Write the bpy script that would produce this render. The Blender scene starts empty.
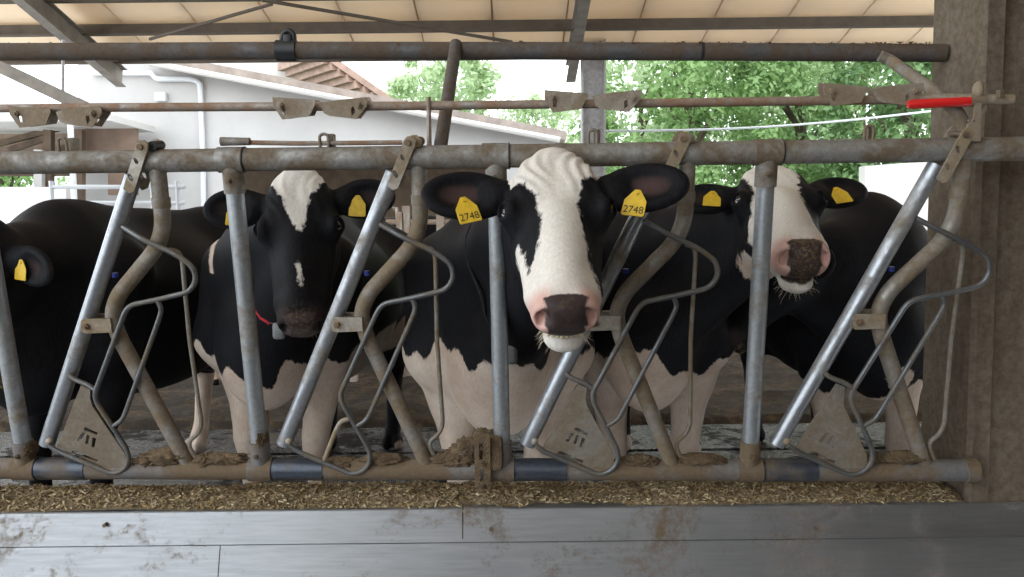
import bpy, bmesh, math, random
import numpy as np
from mathutils import Vector, Matrix, noise as mnoise

# ------------------------------------------------------------------ camera, world, exposure
scene = bpy.context.scene
COL = scene.collection
CAM_Z = 1.30
PITCH, ROLL, FPX = 0.0785, -0.01045, 800.0
_r0, _u0 = Vector((1, 0, 0)), Vector((0, math.sin(PITCH), math.cos(PITCH)))
C_F = Vector((0, math.cos(PITCH), -math.sin(PITCH)))
C_R = _r0 * math.cos(ROLL) + _u0 * math.sin(ROLL)
C_U = -_r0 * math.sin(ROLL) + _u0 * math.cos(ROLL)
C_O = Vector((0, 0, CAM_Z))
cam_d = bpy.data.cameras.new('camera')
cam_d.sensor_width = 36.0
cam_d.lens = FPX / 1024.0 * 36.0
cam_d.clip_start = 0.05
cam_d.clip_end = 300
cam = bpy.data.objects.new('camera', cam_d)
COL.objects.link(cam)
M = Matrix((C_R, C_U, -C_F)).transposed().to_4x4()
M.translation = C_O
cam.matrix_world = M
scene.camera = cam

scene.view_settings.view_transform = 'Standard'
scene.view_settings.look = 'None'
scene.view_settings.gamma = 1.0
scene.view_settings.use_curve_mapping = False
scene.view_settings.exposure = 0.75

world = bpy.data.worlds.new('overcast_sky')
scene.world = world
world.use_nodes = True
_bg = world.node_tree.nodes['Background']
_bg.inputs[0].default_value = (0.90, 0.96, 1.0, 1)
_bg.inputs[1].default_value = 2.2

# ------------------------------------------------------------------ pixel helpers (used to read places off the photograph)
def ray(px, py):
    return (C_F + C_R * ((px - 512) / FPX) + C_U * ((288.5 - py) / FPX))
def W(px, py, Y):                      # point on the plane y = Y
    d = ray(px, py)
    return C_O + d * (Y / d.y)
def WZ(px, py, Z):                     # point on the plane z = Z
    d = ray(px, py)
    return C_O + d * ((Z - CAM_Z) / d.z)
# the feed fence plane
FA, FL, FD, FZT, FH = 0.0412, 0.1562, 2.2465, 0.1812, 0.8893
F_U = Vector((math.cos(FA), -math.sin(FA), 0))
F_V = Vector((-math.sin(FA) * math.sin(FL), -math.cos(FA) * math.sin(FL), math.cos(FL)))
F_N = F_U.cross(F_V)                   # points to the camera side
F_B = Vector((0, FD, CAM_Z + FZT - FH * math.cos(FL)))
U0, SP = -0.0328, 0.70
def F(u, v, n=0.0):
    return F_B + F_U * u + F_V * v + F_N * n
def T(px, py, n=0.0):                  # photo point to fence coordinates
    d = ray(px, py)
    o = F_B + F_N * n
    t = (o - C_O).dot(F_N) / d.dot(F_N)
    p = C_O + d * t - o
    return (p.dot(F_U), p.dot(F_V), n)
def TP(px, py, n=0.0):
    return F(*T(px, py, n))

rnd = random.Random(7)

# ------------------------------------------------------------------ materials
def new_mat(name):
    m = bpy.data.materials.new(name)
    m.use_nodes = True
    nt = m.node_tree
    return m, nt, nt.nodes['Principled BSDF']
def nd(nt, typ, **kw):
    n = nt.nodes.new(typ)
    for k, v in kw.items():
        setattr(n, k, v)
    return n
def ramp(nt, fac, stops):
    r = nd(nt, 'ShaderNodeValToRGB')
    el = r.color_ramp.elements
    el[0].position, el[0].color = stops[0][0], (*stops[0][1], 1)
    el[1].position, el[1].color = stops[-1][0], (*stops[-1][1], 1)
    for p, c in stops[1:-1]:
        e = el.new(p)
        e.color = (*c, 1)
    nt.links.new(fac, r.inputs[0])
    return r.outputs[0]
def noise_out(nt, scale, detail=5, rough=0.6, stretch=None, rnd_w=False, dist=0.0):
    tc = nd(nt, 'ShaderNodeTexCoord')
    vec = tc.outputs['Object']
    if stretch:
        mp = nd(nt, 'ShaderNodeMapping')
        mp.inputs['Scale'].default_value = stretch
        nt.links.new(vec, mp.inputs[0])
        vec = mp.outputs[0]
    n = nd(nt, 'ShaderNodeTexNoise')
    n.inputs['Scale'].default_value = scale
    n.inputs['Detail'].default_value = detail
    n.inputs['Roughness'].default_value = rough
    n.inputs['Distortion'].default_value = dist
    if rnd_w:
        n.noise_dimensions = '4D'
        oi = nd(nt, 'ShaderNodeObjectInfo')
        mu = nd(nt, 'ShaderNodeMath', operation='MULTIPLY')
        mu.inputs[1].default_value = 37.0
        nt.links.new(oi.outputs['Random'], mu.inputs[0])
        nt.links.new(mu.outputs[0], n.inputs['W'])
    nt.links.new(vec, n.inputs['Vector'])
    return n.outputs[0]
def bump(nt, b, h, strength=0.3, dist=0.01):
    bn = nd(nt, 'ShaderNodeBump')
    bn.inputs['Strength'].default_value = strength
    bn.inputs['Distance'].default_value = dist
    nt.links.new(h, bn.inputs['Height'])
    nt.links.new(bn.outputs[0], b.inputs['Normal'])
def simple(name, col, rough=0.7, metal=0.0, var=0.0, scale=8, bmp=0.0, bdist=0.005, spec=None, stretch=None):
    m, nt, b = new_mat(name)
    b.inputs['Roughness'].default_value = rough
    b.inputs['Metallic'].default_value = metal
    if spec is not None:
        b.inputs['Specular IOR Level'].default_value = spec
    if var > 0:
        n = noise_out(nt, scale, stretch=stretch)
        lo = tuple(c * (1 - var) for c in col)
        hi = tuple(min(1, c * (1 + var)) for c in col)
        nt.links.new(ramp(nt, n, [(0.3, lo), (0.7, hi)]), b.inputs['Base Color'])
        if bmp > 0:
            n2 = noise_out(nt, scale * 5)
            bump(nt, b, n2, bmp, bdist)
    else:
        b.inputs['Base Color'].default_value = (*col, 1)
    return m
def dirty_metal(name, clean, dirt, amount, metal=0.7, rough=0.42, scale=9, dirt2=None):
    """galvanised steel under patches of dried dirt; amount 0..1"""
    m, nt, b = new_mat(name)
    n = noise_out(nt, scale, 7, 0.68, rnd_w=True, dist=0.4)
    nf = noise_out(nt, 90, 4, 0.7)
    lo = 0.72 - amount * 0.5
    dirt2 = dirt2 or tuple(c * 1.45 for c in dirt)
    fac = ramp(nt, n, [(lo - 0.09, (0, 0, 0)), (lo + 0.11, (1, 1, 1))])
    dc = ramp(nt, nf, [(0.3, dirt), (0.72, dirt2)])
    cc = ramp(nt, nf, [(0.3, tuple(c * 0.85 for c in clean)), (0.7, tuple(c * 1.12 for c in clean))])
    mx = nd(nt, 'ShaderNodeMix', data_type='RGBA')
    nt.links.new(fac, mx.inputs[0]); nt.links.new(cc, mx.inputs[6]); nt.links.new(dc, mx.inputs[7])
    nt.links.new(mx.outputs[2], b.inputs['Base Color'])
    mr = nd(nt, 'ShaderNodeMapRange')
    mr.inputs[3].default_value = rough; mr.inputs[4].default_value = 0.9
    nt.links.new(fac, mr.inputs[0]); nt.links.new(mr.outputs[0], b.inputs['Roughness'])
    mm = nd(nt, 'ShaderNodeMapRange')
    mm.inputs[3].default_value = metal; mm.inputs[4].default_value = 0.0
    nt.links.new(fac, mm.inputs[0]); nt.links.new(mm.outputs[0], b.inputs['Metallic'])
    ad = nd(nt, 'ShaderNodeMath', operation='MULTIPLY_ADD')
    nt.links.new(nf, ad.inputs[0]); ad.inputs[1].default_value = 0.6; nt.links.new(n, ad.inputs[2])
    bump(nt, b, ad.outputs[0], 0.35, 0.004)
    return m

BR = (0.165, 0.105, 0.055)
M_rail = dirty_metal('rail_galvanised_dusty', (0.33, 0.33, 0.32), (0.115, 0.086, 0.058), 0.55)
M_lowrail = dirty_metal('lower_rail_caked', (0.22, 0.23, 0.25), (0.115, 0.08, 0.048), 0.60, scale=4)
M_sleeve_dark = dirty_metal('painted_dark_steel', (0.06, 0.07, 0.09), (0.12, 0.085, 0.055), 0.30, metal=0.5, rough=0.35)
M_post = dirty_metal('post_galvanised', (0.36, 0.38, 0.40), (0.14, 0.11, 0.075), 0.28)
M_bent = dirty_metal('neck_bar_dusty', (0.30, 0.29, 0.27), (0.145, 0.108, 0.07), 0.55)
M_lever = dirty_metal('lever_tube_galvanised', (0.37, 0.39, 0.42), (0.14, 0.115, 0.08), 0.26, rough=0.33)
M_rod = dirty_metal('rod_steel_grey', (0.14, 0.145, 0.15), (0.11, 0.085, 0.055), 0.36)
M_plate = dirty_metal('plate_mud_coated', (0.30, 0.28, 0.25), (0.14, 0.11, 0.078), 0.60)
M_hinge = dirty_metal('hinge_plate_dusty', (0.45, 0.42, 0.38), (0.20, 0.15, 0.095), 0.58)
M_lock = dirty_metal('lock_plate_dusty', (0.42, 0.38, 0.32), (0.19, 0.145, 0.10), 0.58)
M_rust = dirty_metal('lock_rod_rusty', (0.34, 0.32, 0.29), (0.20, 0.12, 0.075), 0.55)
M_bolt = dirty_metal('bolt_steel', (0.16, 0.13, 0.1), BR, 0.4)
M_pipe = dirty_metal('water_pipe_dusty', (0.12, 0.125, 0.135), (0.075, 0.052, 0.036), 0.55)
M_red = simple('red_grip_plastic', (0.62, 0.012, 0.012), 0.35)
M_black = simple('black_rubber', (0.012, 0.012, 0.014), 0.5)
M_bluecap = simple('blue_plastic', (0.012, 0.03, 0.22), 0.4)
M_caked = simple('caked_feed_clod', (0.155, 0.105, 0.06), 0.95, var=0.45, scale=40, bmp=0.8, bdist=0.012)
M_steelgrey = simple('pillar_galvanised', (0.44, 0.43, 0.43), 0.6, 0.1, var=0.25, scale=25)
M_beam = simple('roof_beam_grey', (0.23, 0.20, 0.17), 0.7, 0.0, var=0.25, scale=6)
M_purlin = simple('purlin_brown', (0.105, 0.082, 0.062), 0.8, var=0.2, scale=6)
M_ceil = simple('roof_panel_cream', (0.92, 0.77, 0.58), 0.75, var=0.08, scale=1.5)
def make_panel():
    m = simple('roof_panel_translucent', (0.92, 0.77, 0.58), 0.75, var=0.06, scale=1.5)
    nt = m.node_tree
    tr = nd(nt, 'ShaderNodeBsdfTranslucent'); tr.inputs[0].default_value = (0.95, 0.80, 0.60, 1)
    mx = nd(nt, 'ShaderNodeMixShader'); mx.inputs[0].default_value = 0.20
    nt.links.new(nt.nodes['Principled BSDF'].outputs[0], mx.inputs[1]); nt.links.new(tr.outputs[0], mx.inputs[2])
    nt.links.new(mx.outputs[0], nt.nodes['Material Output'].inputs[0])
    return m
M_panel = make_panel()
M_joint = simple('roof_panel_backing', (0.40, 0.28, 0.18), 0.85)

def make_stainless():
    m, nt, b = new_mat('stainless_sheet')
    b.inputs['Metallic'].default_value = 0.85
    st = noise_out(nt, 7, 5, 0.6, stretch=(1, 14, 14))
    n = noise_out(nt, 3.2, 7, 0.7, dist=0.5)
    nf = noise_out(nt, 60, 5, 0.75)
    base = ramp(nt, st, [(0.3, (0.40, 0.41, 0.43)), (0.7, (0.50, 0.51, 0.53))])
    ml = nd(nt, 'ShaderNodeMath', operation='MULTIPLY_ADD')
    nt.links.new(nf, ml.inputs[0]); ml.inputs[1].default_value = 0.35; nt.links.new(n, ml.inputs[2])
    fac = ramp(nt, ml.outputs[0], [(0.70, (0, 0, 0)), (0.86, (1, 1, 1))])
    mx = nd(nt, 'ShaderNodeMix', data_type='RGBA')
    nt.links.new(fac, mx.inputs[0]); nt.links.new(base, mx.inputs[6]); mx.inputs[7].default_value = (0.25, 0.17, 0.10, 1)
    nt.links.new(mx.outputs[2], b.inputs['Base Color'])
    r = nd(nt, 'ShaderNodeMapRange'); r.inputs[3].default_value = 0.36; r.inputs[4].default_value = 0.85
    nt.links.new(fac, r.inputs[0]); nt.links.new(r.outputs[0], b.inputs['Roughness'])
    mm = nd(nt, 'ShaderNodeMapRange'); mm.inputs[3].default_value = 0.85; mm.inputs[4].default_value = 0.0
    nt.links.new(fac, mm.inputs[0]); nt.links.new(mm.outputs[0], b.inputs['Metallic'])
    bump(nt, b, st, 0.05, 0.002)
    return m
M_stainless = make_stainless()

def make_concrete():
    m, nt, b = new_mat('old_concrete')
    n1 = noise_out(nt, 2.2, 7, 0.7, stretch=(1.6, 1.6, 0.45), dist=0.3)
    n2 = noise_out(nt, 45, 6, 0.75)
    c1 = ramp(nt, n1, [(0.28, (0.065, 0.046, 0.031)), (0.5, (0.135, 0.106, 0.078)), (0.74, (0.205, 0.17, 0.13))])
    c2 = ramp(nt, n2, [(0.28, (0.45, 0.42, 0.4)), (0.55, (1, 1, 1)), (0.8, (1.25, 1.25, 1.25))])
    mx = nd(nt, 'ShaderNodeMix', data_type='RGBA', blend_type='MULTIPLY')
    mx.inputs[0].default_value = 0.8
    nt.links.new(c1, mx.inputs[6]); nt.links.new(c2, mx.inputs[7])
    nt.links.new(mx.outputs[2], b.inputs['Base Color'])
    b.inputs['Roughness'].default_value = 0.95
    b.inputs['Specular IOR Level'].default_value = 0.2
    bump(nt, b, n2, 0.55, 0.006)
    return m
M_conc = make_concrete()

def make_wetfloor():
    m, nt, b = new_mat('wet_slurry_concrete')
    n1 = noise_out(nt, 1.7, 6, 0.7, dist=0.4)
    n2 = noise_out(nt, 13, 7, 0.78)
    nt.links.new(ramp(nt, n2, [(0.3, (0.010, 0.009, 0.008)), (0.7, (0.035, 0.03, 0.026))]), b.inputs['Base Color'])
    ml = nd(nt, 'ShaderNodeMath', operation='MULTIPLY_ADD')
    nt.links.new(n2, ml.inputs[0]); ml.inputs[1].default_value = 0.8; nt.links.new(n1, ml.inputs[2])
    r = nd(nt, 'ShaderNodeMapRange')
    r.inputs[1].default_value = 0.80; r.inputs[2].default_value = 1.05
    r.inputs[3].default_value = 0.05; r.inputs[4].default_value = 0.7
    nt.links.new(ml.outputs[0], r.inputs[0]); nt.links.new(r.outputs[0], b.inputs['Roughness'])
    sp = nd(nt, 'ShaderNodeMapRange')                      # puddles mirror, slurry between them stays dull
    sp.inputs[1].default_value = 0.84; sp.inputs[2].default_value = 0.95
    sp.inputs[3].default_value = 1.0; sp.inputs[4].default_value = 0.04
    nt.links.new(ml.outputs[0], sp.inputs[0]); nt.links.new(sp.outputs[0], b.inputs['Specular IOR Level'])
    b.inputs['IOR'].default_value = 1.6
    bump(nt, b, n2, 0.55, 0.03)
    return m
M_floor = make_wetfloor()
def make_straw(name, a, bcol, c, sc=30):
    m, nt, b = new_mat(name)
    n1 = noise_out(nt, 3, 5, 0.6)
    n2 = noise_out(nt, sc, 6, 0.8)
    ml = nd(nt, 'ShaderNodeMath', operation='MULTIPLY_ADD')
    nt.links.new(n1, ml.inputs[0]); ml.inputs[1].default_value = 0.6; nt.links.new(n2, ml.inputs[2])
    nt.links.new(ramp(nt, ml.outputs[0], [(0.55, a), (0.8, bcol), (1.0, c)]), b.inputs['Base Color'])
    b.inputs['Roughness'].default_value = 0.95
    bump(nt, b, n2, 0.9, 0.02)
    return m
M_bed = make_straw('bedding_straw', (0.013, 0.009, 0.006), (0.033, 0.023, 0.014), (0.12, 0.08, 0.042), 14)
M_feed = make_straw('feed_mix', (0.15, 0.105, 0.06), (0.27, 0.20, 0.12), (0.40, 0.31, 0.18), 70)
M_chip = [simple('feed_chip_%s' % n, c, 0.9) for n, c in
          (('tan', (0.34, 0.26, 0.15)), ('brown', (0.18, 0.125, 0.07)), ('pale', (0.52, 0.43, 0.27)), ('ochre', (0.30, 0.20, 0.085)))]
M_plaster = simple('whitewashed_plaster', (0.43, 0.42, 0.41), 0.9, var=0.12, scale=0.7)
M_plaster2 = simple('pale_plaster', (0.52, 0.50, 0.48), 0.9, var=0.08, scale=0.5)
M_tile = simple('weathered_roof_tile', (0.30, 0.25, 0.22), 0.9, var=0.3, scale=3)
M_wood = simple('brown_rafter_wood', (0.34, 0.235, 0.19), 0.85, var=0.25, scale=5)
M_darkwood = simple('shed_dark_wood', (0.10, 0.068, 0.045), 0.9, var=0.3, scale=4)
M_mudwall = simple('shed_brown_wall', (0.17, 0.115, 0.085), 0.9, var=0.3, scale=2)
M_white = simple('white_painted_metal', (0.58, 0.60, 0.63), 0.5)
M_penrail = dirty_metal('pen_rail', (0.50, 0.46, 0.42), (0.30, 0.22, 0.16), 0.5)
M_tag = simple('yellow_tag_plastic', (0.66, 0.43, 0.025), 0.45, var=0.15, scale=60)
M_ink = simple('tag_black_ink', (0.03, 0.025, 0.01), 0.6)
M_collar = simple('collar_red_webbing', (0.55, 0.02, 0.03), 0.6, var=0.25, scale=60)
M_collar2 = simple('collar_faded_webbing', (0.24, 0.08, 0.08), 0.8, var=0.25, scale=60)
M_pod = simple('grey_plastic_pod', (0.16, 0.165, 0.17), 0.55, var=0.2, scale=30)
M_tooth = simple('tooth_ivory', (0.72, 0.62, 0.42), 0.4)
M_eye = simple('eye_dark', (0.008, 0.006, 0.006), 0.06, spec=0.7)
M_sclera = simple('eye_white', (0.75, 0.60, 0.60), 0.2)
M_whisker = simple('pale_whisker', (0.62, 0.54, 0.42), 0.6)
M_bark = simple('tree_bark', (0.10, 0.075, 0.055), 0.9, var=0.3, scale=4)
M_grass = simple('meadow_grass', (0.10, 0.17, 0.05), 0.95, var=0.4, scale=0.8)
def make_leaf(name, a, b_):
    m, nt, b = new_mat(name)
    n = noise_out(nt, 1.1, 4, 0.7)
    nt.links.new(ramp(nt, n, [(0.3, a), (0.7, b_)]), b.inputs['Base Color'])
    b.inputs['Roughness'].default_value = 0.55
    tr = nd(nt, 'ShaderNodeBsdfTranslucent')
    nt.links.new(ramp(nt, n, [(0.3, a), (0.7, b_)]), tr.inputs[0])
    mx = nd(nt, 'ShaderNodeMixShader'); mx.inputs[0].default_value = 0.45
    out = nt.nodes['Material Output']
    nt.links.new(b.outputs[0], mx.inputs[1]); nt.links.new(tr.outputs[0], mx.inputs[2])
    nt.links.new(mx.outputs[0], out.inputs[0])
    return m
M_leaf = [make_leaf('leaf_green', (0.15, 0.27, 0.09), (0.36, 0.52, 0.22)),
          make_leaf('leaf_haze_pale', (0.36, 0.48, 0.26), (0.60, 0.70, 0.46)),  # haze and overexposure of the far trees put into paler leaves
          make_leaf('leaf_dark', (0.10, 0.20, 0.08), (0.28, 0.42, 0.18))]

def make_hide(name, black=(0.006, 0.006, 0.0075), white=(0.70, 0.66, 0.61), cream=(0.40, 0.29, 0.22)):
    """black and white hair; the patches come from the 'coat' attribute (metres to the patch edge)"""
    m, nt, b = new_mat(name)
    def attr(n):
        a = nd(nt, 'ShaderNodeAttribute'); a.attribute_name = n
        return a.outputs['Fac']
    nz = noise_out(nt, 42, 5, 0.7, stretch=(1, 1, 0.5))
    e = nd(nt, 'ShaderNodeMath', operation='MULTIPLY_ADD')
    nt.links.new(nz, e.inputs[0]); e.inputs[1].default_value = 0.05; nt.links.new(attr('coat'), e.inputs[2])
    fac = nd(nt, 'ShaderNodeMapRange')
    fac.inputs[1].default_value = 0.021; fac.inputs[2].default_value = 0.029
    nt.links.new(e.outputs[0], fac.inputs[0])
    hair = noise_out(nt, 160, 4, 0.7, stretch=(1, 1, 0.2))
    dirt = noise_out(nt, 5, 5, 0.65)
    wc = ramp(nt, dirt, [(0.36, cream), (0.68, (0.56, 0.47, 0.40))])
    wt = nd(nt, 'ShaderNodeMix', data_type='RGBA')                      # cleaner head; body stain also darkened to paint in shade
    nt.links.new(attr('clean'), wt.inputs[0]); nt.links.new(wc, wt.inputs[6]); wt.inputs[7].default_value = (*white, 1)
    hm = nd(nt, 'ShaderNodeMix', data_type='RGBA', blend_type='MULTIPLY'); hm.inputs[0].default_value = 0.6
    nt.links.new(wt.outputs[2], hm.inputs[6])
    nt.links.new(ramp(nt, hair, [(0.3, (0.72, 0.70, 0.66)), (0.6, (1, 1, 1))]), hm.inputs[7])
    bc = ramp(nt, hair, [(0.35, tuple(c * 0.6 for c in black)), (0.7, tuple(c * 1.9 for c in black))])
    m1 = nd(nt, 'ShaderNodeMix', data_type='RGBA')
    nt.links.new(fac.outputs[0], m1.inputs[0]); nt.links.new(bc, m1.inputs[6]); nt.links.new(hm.outputs[2], m1.inputs[7])
    pk = nd(nt, 'ShaderNodeMix', data_type='RGBA')
    pn = nd(nt, 'ShaderNodeMapRange'); nt.links.new(attr('pink'), pn.inputs[0])
    nt.links.new(pn.outputs[0], pk.inputs[0]); nt.links.new(m1.outputs[2], pk.inputs[6])
    pk.inputs[7].default_value = (0.56, 0.31, 0.26, 1)
    pd = nd(nt, 'ShaderNodeMix', data_type='RGBA')
    e2 = nd(nt, 'ShaderNodeMath', operation='MULTIPLY_ADD')
    nt.links.new(nz, e2.inputs[0]); e2.inputs[1].default_value = 0.016; nt.links.new(attr('pad'), e2.inputs[2])
    f2 = nd(nt, 'ShaderNodeMapRange'); f2.inputs[1].default_value = 0.006; f2.inputs[2].default_value = 0.011
    nt.links.new(e2.outputs[0], f2.inputs[0])
    nt.links.new(f2.outputs[0], pd.inputs[0]); nt.links.new(pk.outputs[2], pd.inputs[6])
    pd.inputs[7].default_value = (0.045, 0.032, 0.032, 1)
    st = nd(nt, 'ShaderNodeMix', data_type='RGBA')                      # feed crumbs stuck round the nose
    s2 = nd(nt, 'ShaderNodeMath', operation='MULTIPLY')
    nt.links.new(attr('crumb'), s2.inputs[0])
    cr = noise_out(nt, 110, 4, 0.75)
    nt.links.new(ramp(nt, cr, [(0.5, (0, 0, 0)), (0.6, (1, 1, 1))]), s2.inputs[1])
    nt.links.new(s2.outputs[0], st.inputs[0]); nt.links.new(pd.outputs[2], st.inputs[6])
    st.inputs[7].default_value = (0.30, 0.20, 0.07, 1)
    nt.links.new(st.outputs[2], b.inputs['Base Color'])
    rr = nd(nt, 'ShaderNodeMapRange'); rr.inputs[3].default_value = 0.62; rr.inputs[4].default_value = 0.30
    nt.links.new(f2.outputs[0], rr.inputs[0]); nt.links.new(rr.outputs[0], b.inputs['Roughness'])
    b.inputs['Specular IOR Level'].default_value = 0.11
    b.inputs['Sheen Weight'].default_value = 0.004
    b.inputs['Sheen Roughness'].default_value = 0.4
    bump(nt, b, hair, 0.28, 0.004)
    return m
M_hide = make_hide('holstein_hide')

# ------------------------------------------------------------------ mesh helpers
def link(name, me, mat=None, parent=None, smooth=True, sharp=40):
    o = bpy.data.objects.new(name, me)
    COL.objects.link(o)
    if mat is not None:
        for mm in (mat if isinstance(mat, (list, tuple)) else [mat]):
            me.materials.append(mm)
    if smooth:
        me.polygons.foreach_set('use_smooth', [True] * len(me.polygons))
        if sharp:
            me.set_sharp_from_angle(angle=math.radians(sharp))
    if parent is not None:
        o.parent = parent
        o.matrix_parent_inverse = Matrix.Translation(-parent.location)
    return o
def obj(name, bm, mat=None, parent=None, smooth=True, sharp=40):
    bmesh.ops.recalc_face_normals(bm, faces=bm.faces)
    me = bpy.data.meshes.new(name)
    bm.to_mesh(me)
    bm.free()
    return link(name, me, mat, parent, smooth, sharp)
def tag(o, label, cat, group=None, kind=None):
    o['label'] = label
    o['category'] = cat
    if group: o['group'] = group
    if kind: o['kind'] = kind
    return o
def thing(name, loc, label, cat, group=None):
    o = bpy.data.objects.new(name, None)
    o.empty_display_size = 0.1
    o.location = loc
    COL.objects.link(o)
    return tag(o, label, cat, group)
def struct(o):
    o['kind'] = 'structure'
    return o
def BM():
    return bmesh.new()
def box(bm, c, s, rot=None):
    c = Vector(c)
    vs = []
    for dx in (-1, 1):
        for dy in (-1, 1):
            for dz in (-1, 1):
                p = Vector((dx * s[0] / 2, dy * s[1] / 2, dz * s[2] / 2))
                if rot is not None: p = rot @ p
                vs.append(bm.verts.new(c + p))
    for f in ((0, 1, 3, 2), (4, 6, 7, 5), (0, 4, 5, 1), (2, 3, 7, 6), (0, 2, 6, 4), (1, 5, 7, 3)):
        bm.faces.new([vs[i] for i in f])
    return vs
def bevel(bm, w, seg=2):
    bmesh.ops.bevel(bm, geom=list(bm.edges), offset=w, segments=seg, affect='EDGES', profile=0.5)
def bar(bm, a, b, w, h, up=Vector((0, 0, 1))):
    a, b = Vector(a), Vector(b)
    d = (b - a); L = d.length; d.normalize()
    s = d.cross(up)
    if s.length < 1e-4: s = d.cross(Vector((1, 0, 0)))
    s.normalize(); u = s.cross(d)
    return box(bm, (a + b) / 2, (L, w, h), Matrix((d, s, u)).transposed())
def fillet(pts, r, n=5):
    pts = [Vector(p) for p in pts]
    out = [pts[0]]
    for i in range(1, len(pts) - 1):
        a, p, b = pts[i - 1], pts[i], pts[i + 1]
        d1, d2 = (a - p), (b - p)
        k = min(r, d1.length * 0.48, d2.length * 0.48)
        p1, p2 = p + d1.normalized() * k, p + d2.normalized() * k
        for j in range(n + 1):
            t = j / n
            out.append(p1 * (1 - t) ** 2 + p * 2 * t * (1 - t) + p2 * t * t)
    out.append(pts[-1])
    return out
def tube(bm, pts, r, seg=12, caps=True):
    pts = [Vector(p) for p in pts]
    n = len(pts)
    rs = r if isinstance(r, (list, tuple)) else [r] * n
    tang = []
    for i in range(n):
        d = (pts[min(i + 1, n - 1)] - pts[max(i - 1, 0)])
        tang.append(d.normalized())
    ref = Vector((0, 0, 1)) if abs(tang[0].z) < 0.9 else Vector((0, 1, 0))
    s = tang[0].cross(ref).normalized()
    rings = []
    for i in range(n):
        s = (s - tang[i] * s.dot(tang[i])).normalized()
        t = tang[i].cross(s)
        rings.append([bm.verts.new(pts[i] + (s * math.cos(2 * math.pi * k / seg) + t * math.sin(2 * math.pi * k / seg)) * rs[i]) for k in range(seg)])
    for i in range(n - 1):
        for k in range(seg):
            bm.faces.new((rings[i][k], rings[i][(k + 1) % seg], rings[i + 1][(k + 1) % seg], rings[i + 1][k]))
    if caps:
        bm.faces.new(rings[0][::-1]); bm.faces.new(rings[-1])
def prism(bm, poly, axis):
    """poly: list of Vectors; extruded along the vector axis"""
    a = [bm.verts.new(p) for p in poly]
    b = [bm.verts.new(p + axis) for p in poly]
    bm.faces.new(a); bm.faces.new(b[::-1])
    n = len(a)
    for i in range(n):
        bm.faces.new((a[i], b[i], b[(i + 1) % n], a[(i + 1) % n]))
def plate_with_holes(name, outer, holes, thick, to_world, mat, parent):
    """flat plate, outline and cut-outs in plane coordinates"""
    cu = bpy.data.curves.new(name, 'CURVE')
    cu.dimensions = '2D'; cu.fill_mode = 'BOTH'; cu.extrude = thick / 2; cu.bevel_depth = 0.0
    for loop in [outer] + holes:
        sp = cu.splines.new('POLY'); sp.points.add(len(loop) - 1)
        for p, q in zip(sp.points, loop): p.co = (q[0], q[1], 0, 1)
        sp.use_cyclic_u = True
    tmp = bpy.data.objects.new(name, cu)
    COL.objects.link(tmp)
    bpy.context.view_layer.update()
    me = bpy.data.meshes.new_from_object(tmp.evaluated_get(bpy.context.evaluated_depsgraph_get()))
    bpy.data.objects.remove(tmp)
    for v in me.vertices: v.co = to_world(*v.co)
    me.name = name
    me.materials.clear()
    return link(name, me, mat, parent, smooth=False)
def copy_tree(o, parent=None, shift=Vector((0, 0, 0))):
    c = o.copy(); COL.objects.link(c)
    if parent is not None:
        c.parent = parent
    else:
        c.location = o.location + shift
    for ch in o.children:
        copy_tree(ch, c)
    return c

# ------------------------------------------------------------------ floor, yard, meadow
def slab(name, x0, x1, y0, y1, z0, z1, mat):
    bm = BM(); box(bm, ((x0 + x1) / 2, (y0 + y1) / 2, (z0 + z1) / 2), (x1 - x0, y1 - y0, z1 - z0))
    return struct(obj(name, bm, mat, smooth=False))
fl = slab('floor', -9, 9, 2.55, 4.50, -0.2, 0.0, M_floor)
fl['label'] = 'wet grey slurry-covered concrete walkway behind the fence'
bm = BM(); box(bm, (0, 4.83, -0.1), (18, 0.56, 0.2))
g = struct(obj('floor', bm, M_floor, smooth=False)); g['label'] = 'second strip of wet concrete beyond the scraper slot'
bm = BM(); box(bm, (0, 4.525, -0.13), (18, 0.06, 0.1))
g = struct(obj('trim_1', bm, M_black, smooth=False)); g['label'] = 'dark scraper slot running across the walkway'
# straw bedding, slightly lumpy
bm = BM()
nx, ny = 120, 50
vs = [[bm.verts.new((-7.15 + 13.7 * i / nx, 5.1 + 6.05 * j / ny,
       (-0.08 if j == 0 else 0.02) + (j > 0) * 0.10 * max(0, mnoise.noise(Vector((i * 0.21, j * 0.25, 3)))) + 0.03 * mnoise.noise(Vector((i * .9, j * .9, 1))))) for j in range(ny + 1)] for i in range(nx + 1)]
for i in range(nx):
    for j in range(ny):
        bm.faces.new((vs[i][j], vs[i + 1][j], vs[i + 1][j + 1], vs[i][j + 1]))
o = obj('bedding_straw', bm, M_bed, sharp=None)
tag(o, 'brown trampled straw bedding covering the back of the barn', 'straw', kind='stuff')
pave = slab('yard_bounce_paving', -30, 30, 11.5, 16.5, -0.25, 0.0, M_plaster); pave['label'] = 'pale concrete yard behind the barn, added to bounce light onto the roof'  # pale paving added to bounce daylight up onto the roof underside
yard = slab('ground', -60, 60, 16.5, 90, -0.3, -0.02, M_grass); yard['label'] = 'green meadow ground outside the barn'
alley = slab('feed_alley_floor', -9, 9, -9, 1.6, -0.2, 0.0, M_bed); alley['label'] = 'unseen alley floor on the near side, darkened to cut bounced light'  # out of view; dark material keeps light from bouncing onto the fence

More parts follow.
